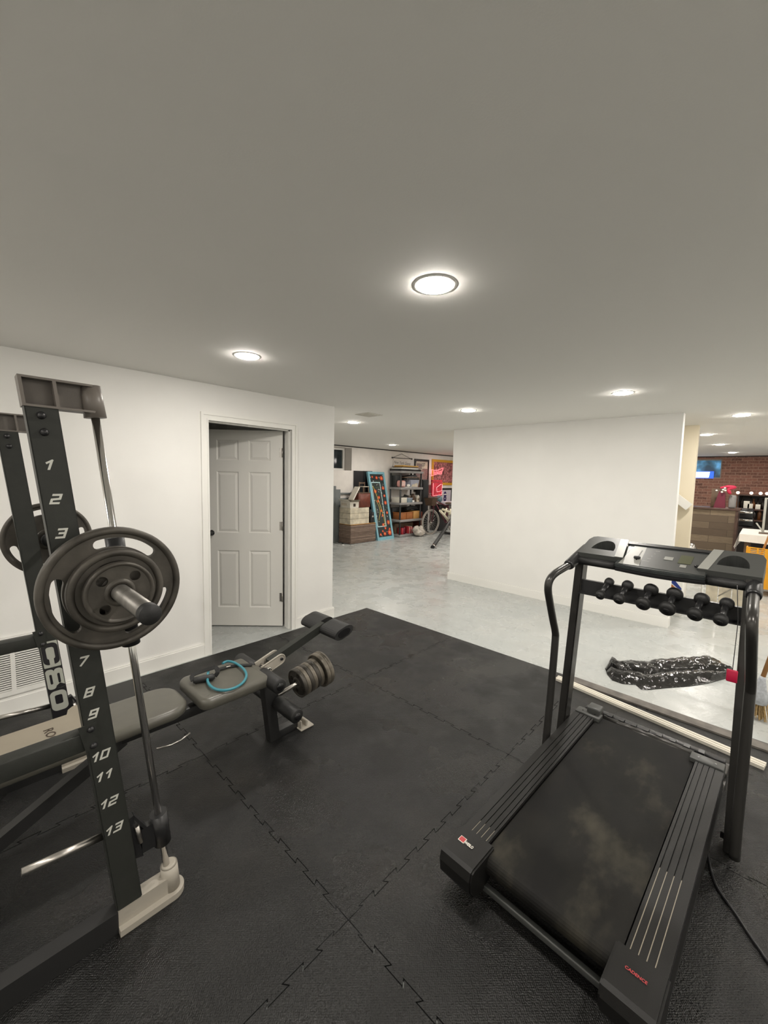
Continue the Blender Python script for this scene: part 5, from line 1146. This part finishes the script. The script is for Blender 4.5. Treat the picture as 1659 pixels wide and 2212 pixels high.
x0 = at(978, 1155, 2, .0); MB().rbox(e1.x+.02, e1.x+.40, 5.95, 6.25, .30, .36, .01, 2).build('seat_rail', 'black_powder', t); MB().rbox(e1.x+.3, e1.x+.36, 5.7, 6.5, .012, .07, .008, 2).build('rear_foot', 'black_powder', t); MB().rbox(e1.x+.31, e1.x+.35, 6.07, 6.13, .07, .31, .006, 2).build('rear_leg', 'black_powder', t)
# debris by the bed post
m = MB(); rnd = random.Random(5); q = at(738, 1172, 2, 0)
for k in range(40): x, y = q.x+rnd.gauss(0, .09), q.y+rnd.gauss(0, .14); r_ = rnd.uniform(.008, .03); m.ell((x, y, r_*.4), r_, r_, r_*.4, 6, 4)
o = m.build('floor_debris', 'debris'); tag(o, 'scatter of dark dust and scraps on the floor by the striped stack', 'debris', kind='stuff')
q = at(741, 1178, 2, 0); o = MB().lathe([(0, 0), (.03, 0), (.032, .012), (.02, .016), (0, .016)], q, (0, 0, 1), 14).build('white_disc', 'white_paint'); tag(o, 'tiny white disc on the floor beside the dark scraps', 'disc')

# ------------------------------------------------------------------ bar side
BRX = 10.3; y0, y1 = at(1594, 1098, 0, BRX).y, 1.35; bz = at(1545, 1097, 0, BRX).z
t = thing('bar_counter', 'bar counter faced with reclaimed grey brown planks and a dark top', 'bar', (BRX+.3, .8, 0))
MB().box(BRX, BRX+.55, y0, y1, 0, bz-.04).build('plank_front', 'bar_planks', t); MB().rbox(BRX-.03, BRX+.62, y0-.04, y1, bz-.04, bz, .006, 2).build('top', 'bar_top', t)
MB().box(BRX-.012, BRX+.55, y0-.012, y0+.03, 0, bz-.04).build('corner_post', 'bar_top', t)
q0, q1 = at(1535, 1090, 0, BRX+.25), at(1560, 1056, 0, BRX+.25)
o = MB().box(min(q0.y, q1.y)-.0+BRX*0, 0, 0, 0, 0, 0) if False else None
t = MB().rbox(BRX+.22, BRX+.45, q1.y, q0.y, bz, q1.z, .004, 1).build('brown_carton', 'brown_wood'); tag(t, 'plain brown carton on the bar counter beside the crimson gift bag', 'box')
a, b_ = at(1541, 1092, 0, BRX+.12), at(1576, 1058, 0, BRX+.12)
t = thing('gift_bag', 'crimson gift bag with pink red bow and white pompoms on the bar counter', 'bag', (BRX+.1, (a.y+b_.y)/2, bz)); m = MB()
m.hexa([(BRX+.10, b_.y+.04, bz), (BRX+.21, b_.y+.04, bz), (BRX+.21, a.y, bz), (BRX+.10, a.y, bz), (BRX+.12, b_.y+.06, b_.z-.06), (BRX+.19, b_.y+.06, b_.z-.06), (BRX+.19, a.y-.07, b_.z-.03), (BRX+.12, a.y-.07, b_.z-.03)]); m.build('body', 'crimson', t)
m = MB(); u0, u1, u2 = at(1556, 1054, 0, BRX+.1), at(1572, 1051, 0, BRX+.1), at(1588, 1053, 0, BRX+.1); v2 = at(1577, 1067, 0, BRX+.1)
m.tube(smooth_path([u0, u1, u2, u1+V((0, -.02, -.05)), v2, at(1572, 1060, 0, BRX+.1)], 4), [.02]*4+[.03]*5+[.028]*7+[.02]*5, 10); m.build('bow', 'crimson_bow', t)
for x, y in ((1566, 1054.5), (1562, 1058), (1567, 1059.5), (1559.5, 1063), (1548, 1059.5)): MB().ell(at(x, y, 0, BRX+.07), .019, .019, .017, 12, 8).build('pompom', 'white_paint', t)
# grey sack right of it
a = at(1582, 1090, 0, BRX+.2); o = MB().rbox(BRX+.15, BRX+.4, a.y-.05, a.y+.06, bz, at(1580, 1070, 0, BRX+.2).z, .03, 3).build('grey_pouch', 'shelf_grey'); tag(o, 'grey cloth pouch on the bar counter right of the crimson gift bag', 'pouch')
# low dark keg by the stair wall
q = at(1500, 1180, 0, 9.6); t = thing('steel_canister', 'small steel canister on the floor where the cream wall meets the bar', 'canister', (9.6, q.y, 0)); m = MB(); m.lathe([(0, 0), (.09, 0), (.10, .03), (.10, q.z-.05), (.07, q.z), (.05, q.z+.05), (0, q.z+.05)], (9.6, q.y+.05, 0), (0, 0, 1), 20); m.build('body', 'brushed_steel', t)
# back bar against the brick with shelves, bottles, bulbs
t = thing('back_bar', 'dark wooden back bar with open shelves against the brick wall', 'back bar', (13.4, -.6, 0)); yl = at(1594, 1070, 0, 13.25).y; BBT = at(1625, 1071, 0, 13.25).z
MB().box(13.53, 13.585, -2.4, yl, 0, BBT).build('back_panel', 'dark_strip', t)
for z in (.35, .72, .98): MB().box(13.2, 13.53, -2.4, yl, z-.03, z).build('shelf', 'bar_top', t)
MB().box(13.17, 13.585, -2.42, yl+.02, BBT, BBT+.03).build('top', 'bar_top', t)
for y in (yl-.03, -.7, -1.5, -2.4): MB().box(13.2, 13.53, y, y+.03, 0, BBT).build('side_panel', 'dark_strip', t)
for k, (x, y) in enumerate(((1594, 1065), (1623, 1066), (1643, 1066.5), (1657, 1067))):
    q = at(x, y, 0, 13.25); o = MB().ell((13.25, q.y, BBT+.03+.035), .035, .035, .035, 14, 10).build('globe_bulb', 'bulb'); tag(o, ['first glowing round bulb at the left end of the back bar top', 'second glowing round bulb from the left on the back bar top', 'third glowing round bulb from the left on the back bar top', 'fourth glowing round bulb at the photo edge on the back bar top'][k], 'bulb', 'round bulbs on the back bar')
rnd = random.Random(8); bl_ = ['dark bottle', 'amber bottle']
spots = [(1594, .98), (1603, .98), (1612, .72), (1622, .98), (1628, .98), (1637, .98), (1643, .72), (1648, .98), (1601, .72), (1632, .72)]
for k, (x, z) in enumerate(spots):
    q = at(x, 1085, 0, 13.36); h = rnd.uniform(.24, .31); o = MB().lathe([(0, 0), (.036, 0), (.037, h*.55), (.014, h*.75), (.014, h), (0, h)], (13.36, q.y, z), (0, 0, 1), 14).build('bottle', 'bottle_dark' if k % 2 else 'bottle_amber')
    tag(o, ('dark' if k % 2 else 'amber')+' glass bottle '+['first', 'second', 'third', 'fourth', 'fifth', 'sixth', 'seventh', 'eighth', 'ninth', 'last'][k]+' among those on the back bar, '+('upper' if z > .9 else 'lower')+' shelf', 'bottle', 'bottles on the back bar')
for k, (x, y, w_) in enumerate(((1613, 1086, .055), (1620, 1095, .05), (1637, 1096, .045))):
    q = at(x, y, 0, 13.22); o = MB().rbox(13.21, 13.25, q.y-w_, q.y+w_, .98, .98+(.19, .13, .12)[k], .004, 1).build('label_card', 'white_box'); tag(o, ['tall white label card on the back bar shelf', 'small white card right of the tall one on the back bar', 'small white card farthest right on the back bar'][k], 'card', 'white cards on the back bar')
# two stacked silver trays / appliances beside the bar end
for k, (ya, yb_) in enumerate(((1104, 1110), (1121, 1127))):
    a, b_ = at(1596, ya, 0, 11.6), at(1627, yb_, 0, 11.6); t = thing('bar_fridge_drawer', ['upper black drawer unit with a bright steel handle behind the bar end', 'lower black drawer unit with a bright steel handle behind the bar end'][k], 'drawer unit', (11.7, a.y, b_.z-.2))
    MB().rbox(11.62, 12.1, b_.y, a.y, b_.z-.10, a.z+(.05, .015)[k], .006, 1).build('body', 'black_plastic', t); MB().rbox(11.595, 11.62, b_.y+.01, a.y-.01, b_.z, a.z, .006, 2).build('handle', 'chrome', t)
t = thing('drawer_stand', 'dark stand holding the two drawer units behind the bar end', 'stand', (11.8, 0, 0)); a, b_ = at(1596, 1127, 0, 11.6), at(1627, 1127, 0, 11.6); MB().box(11.63, 12.1, b_.y, a.y, 0, a.z-.10).build('body', 'dark_strip', t)
# table with white linen
TZ = .76; c1 = at(1597, 1153, 2, TZ); tx0, tx1, ty1, ty0 = c1.x, c1.x+1.2, c1.y, -1.5
t = thing('cloth_table', 'dark legged table under a white tablecloth right of the bar', 'table', ((tx0+tx1)/2, -.5, 0))
MB().box(tx0+.03, tx1-.03, ty0, ty1-.03, TZ-.05, TZ-.012).build('top', 'brown_wood', t)
for x in (tx0+.10, tx1-.10):
    for y in (ty1-.10, ty0+.1): MB().box(x-.03, x+.03, y-.03, y+.03, 0, TZ-.05).build('leg', 'brown_wood', t)
m = MB(); m.rbox(tx0, tx1, ty0-.05, ty1, TZ-.011, TZ, .004, 2); n_ = 60
def skirt(P, drop):
    a = [m.v(p) for p in P]; b_ = []
    for i, p in enumerate(P): b_.append(m.v(V((p[0]+drop[i][0], p[1]+drop[i][1], p[2]-drop[i][2]))))
    for i in range(len(P)-1): m._f([a[i], a[i+1], b_[i+1], b_[i]])
P = [V((tx0, ty1-(ty1-ty0)*i/n_, TZ-.004)) for i in range(n_+1)]; skirt(P, [(-.02-.006*math.sin(i*1.3), 0, .115+.06*(i/n_)) for i in range(n_+1)])
P = [V((tx1-(tx1-tx0)*i/n_, ty1, TZ-.004)) for i in range(n_+1)]; skirt(P, [(0, .02+.03*(i/n_)+.006*math.sin(i*1.1), .24+.02*math.sin(i*.5)) for i in range(n_+1)])
cl = m.build('tablecloth', 'table_linen'); tag(cl, 'white linen cloth draped over the table right of the bar', 'tablecloth')
# monitor seen edge on
a, b_ = at(1655, 1078, 0, tx0+.42), at(1649, 1146, 0, tx0+.42); t = thing('monitor', 'flat monitor with a silver bezel standing on the white tablecloth', 'monitor', (tx0+.42, a.y-.3, TZ))
m = MB(); m.rbox(tx0+.40, tx0+.44, a.y-.62, a.y-.012, TZ+.06, a.z, .006, 2); m.build('screen', 'black_gloss', t)
MB().rbox(tx0+.385, tx0+.44, a.y-.016, a.y+.016, TZ+.012, a.z+.006, .004, 1).build('bezel', 'monitor_silver', t); MB().rbox(tx0+.385, tx0+.44, a.y-.62, a.y+.016, a.z, a.z+.02, .004, 1).build('bezel_top', 'monitor_silver', t)
MB().rbox(tx0+.30, tx0+.56, a.y-.55, a.y+.05, TZ+.0005, TZ+.012, .004, 1).build('base', 'brown_wood', t)
m = MB(); m.bar((tx0+.41, a.y+.0, TZ+.03), (tx0+.41, a.y+.09, TZ+.17), .03, .02); m.build('strut', 'monitor_silver', t)
# yellow mop bucket with wringer, mop handle
BX0 = 7.75; q = at(1612, 1180, 0, BX0); zb_ = .66
t = thing('mop_bucket', 'yellow mop bucket with slotted wringer under the white clothed table', 'bucket', (BX0, q.y-.2, 0))
yl_ = q.y; m = MB(); m.hexa([(BX0, yl_-.42, .10), (BX0+.45, yl_-.42, .10), (BX0+.45, yl_-.06, .10), (BX0, yl_-.06, .10), (BX0-.03, yl_-.46, .42), (BX0+.48, yl_-.46, .42), (BX0+.48, yl_-.02, .42), (BX0-.03, yl_-.02, .42)]); m.build('pail', 'bucket_yellow', t)
m = MB(); h0, h1 = .42, q.z
out = [(yl_-.44, h0), (yl_-.02, h0), (yl_+.0, h1), (yl_-.44, h1-.02)]; holes = []
for r_ in range(5):
    z = h0+(h1-h0)*(.50+.095*r_)
    for c_ in range(2): u = yl_-.05-.085*c_; holes.append([(u-.066, z), (u, z), (u, z+(h1-h0)*.045), (u-.066, z+(h1-h0)*.045)])
m.prism(out, holes, lambda u, z: (BX0-.02, u, z), (.012, 0, 0)); m.box(BX0-.008, BX0+.26, yl_-.014, yl_-.002, h0, h1-.02); m.build('wringer', 'bucket_yellow', t)
for x in (BX0+.04, BX0+.40):
    for y in (yl_-.09, yl_-.40):
        m = MB(); m.cyl((x, y-.012, .045), (x, y+.012, .045), .042, n=16); m.cyl((x, y, .06), (x, y, .10), .01, n=8); m.build('castor', 'black_plastic', t)
a = at(1637, 1216, 0, BX0+.10); b_ = at(1660, 1160, 0, BX0+.22); t = thing('mop', 'wooden mop handle leaning out of the yellow mop bucket', 'mop', a); d_ = (b_-a).normalized()
MB().cyl(a-d_*.02, a+d_*.95, .013, n=12).build('handle', 'wood_handle', t); MB().ell(V((a.x+.0, a.y, .36)), .07, .07, .14, 12, 8).build('head', 'mop_grey', t); MB().cyl(V((a.x, a.y, .44)), a, .02, n=10).build('clamp', 'black_plastic', t)
# white tubular frame with whitewashed boards, standing on the floor
A, B = V((6.27, .47, 0)), V((6.20, .10, 0)); t = thing('folding_table', 'folded white tube framed table with whitewashed board top standing on edge', 'folding table', A)
ex_ = (B-A).normalized(); W2 = (B-A).length; Q = lambda u, z: A+ex_*u+V((0, 0, z))
m = MB(); m.tube([Q(W2/2+x, .325+y) for x, y in rrect(W2+.06, .60, .06, 6)], .012, 10, closed=True); m.build('tube_frame', 'white_paint', t)
nx_ = V((-ex_.y, ex_.x, 0))
for k in range(3): m = MB(); m.prism([(W2*k/3+.006, .045), (W2*(k+1)/3-.006, .045), (W2*(k+1)/3-.006, .60), (W2*k/3+.006, .60)], [], lambda u, z: Q(u, z)+nx_*.004, nx_*.012); m.build('board', 'white_wash', t)
m = MB(); m.tube([Q(W2*.36, .22)-nx_*.012, Q(W2*.9, .42)-nx_*.012], .006, 8); m.build('brace', 'brushed_steel', t)
for u in (.06, W2-.06): MB().box(*(lambda p: (p.x-.02, p.x+.02, p.y-.02, p.y+.02, 0, .02))(Q(u, 0))).build('foot', 'white_paint', t)
# printed white carton by the end of the partition
a = at(1449, 1240, 0, 5.75); b_ = at(1473, 1286, 0, 5.75); t = thing('printed_carton', 'white carton with blue and orange print standing at the stair opening', 'box', (5.9, .85, 0))
cy0, cy1, cz = b_.y, b_.y+.34, a.z
MB().rbox(5.75, 6.1, cy0, cy1, 0, cz, .003, 1).build('carton', 'white_paint', t)
F2 = lambda y, z: (5.7485, y, z); yv = lambda x, y: (at(x, y, 0, 5.75).y, at(x, y, 0, 5.75).z)
MB().prism([yv(1450, 1244), yv(1472, 1271), yv(1472, 1278), yv(1449, 1258)], [], lambda y, z: (5.7485, y, z), (-.0008, 0, 0)).build('blue_stripe', 'blue_print', t)
MB().prism([yv(1448.5, 1260), yv(1472, 1280), yv(1472, 1300), yv(1447, 1300)], [], lambda y, z: (5.7485, y, z), (-.0008, 0, 0)).build('orange_stripe', 'orange_print', t)
# lit beer sign in the bar window
a, b_ = at(1500, 1018, 0, XB+.06), at(1541, 1032.5, 0, XB+.06); t = thing('lit_sign', 'small lit blue and white sign standing in the bar window', 'sign', (XB+.06, b_.y+.2, BZ0))
MB().box(XB+.05, XB+.085, b_.y, b_.y+.62, BZ0+.002, a.z).build('panel', 'sign_blue', t)
m = MB(); m.prism([(b_.y+.10, BZ0+.02), (b_.y+.37, BZ0+.02), (b_.y+.39, BZ0+.08), (b_.y+.38, a.z-.015), (b_.y+.08, a.z-.015), (b_.y+.09, BZ0+.07)], [], lambda y, z: (XB+.0495, y, z), (-.0008, 0, 0)); m.build('white_field', 'sign_white', t)
m = MB(); m.prism(circ(b_.y+.51, (BZ0+a.z)/2, .055, 24), [], lambda y, z: (XB+.0495, y, z), (-.0008, 0, 0)); m.build('moon', 'sign_moon', t)
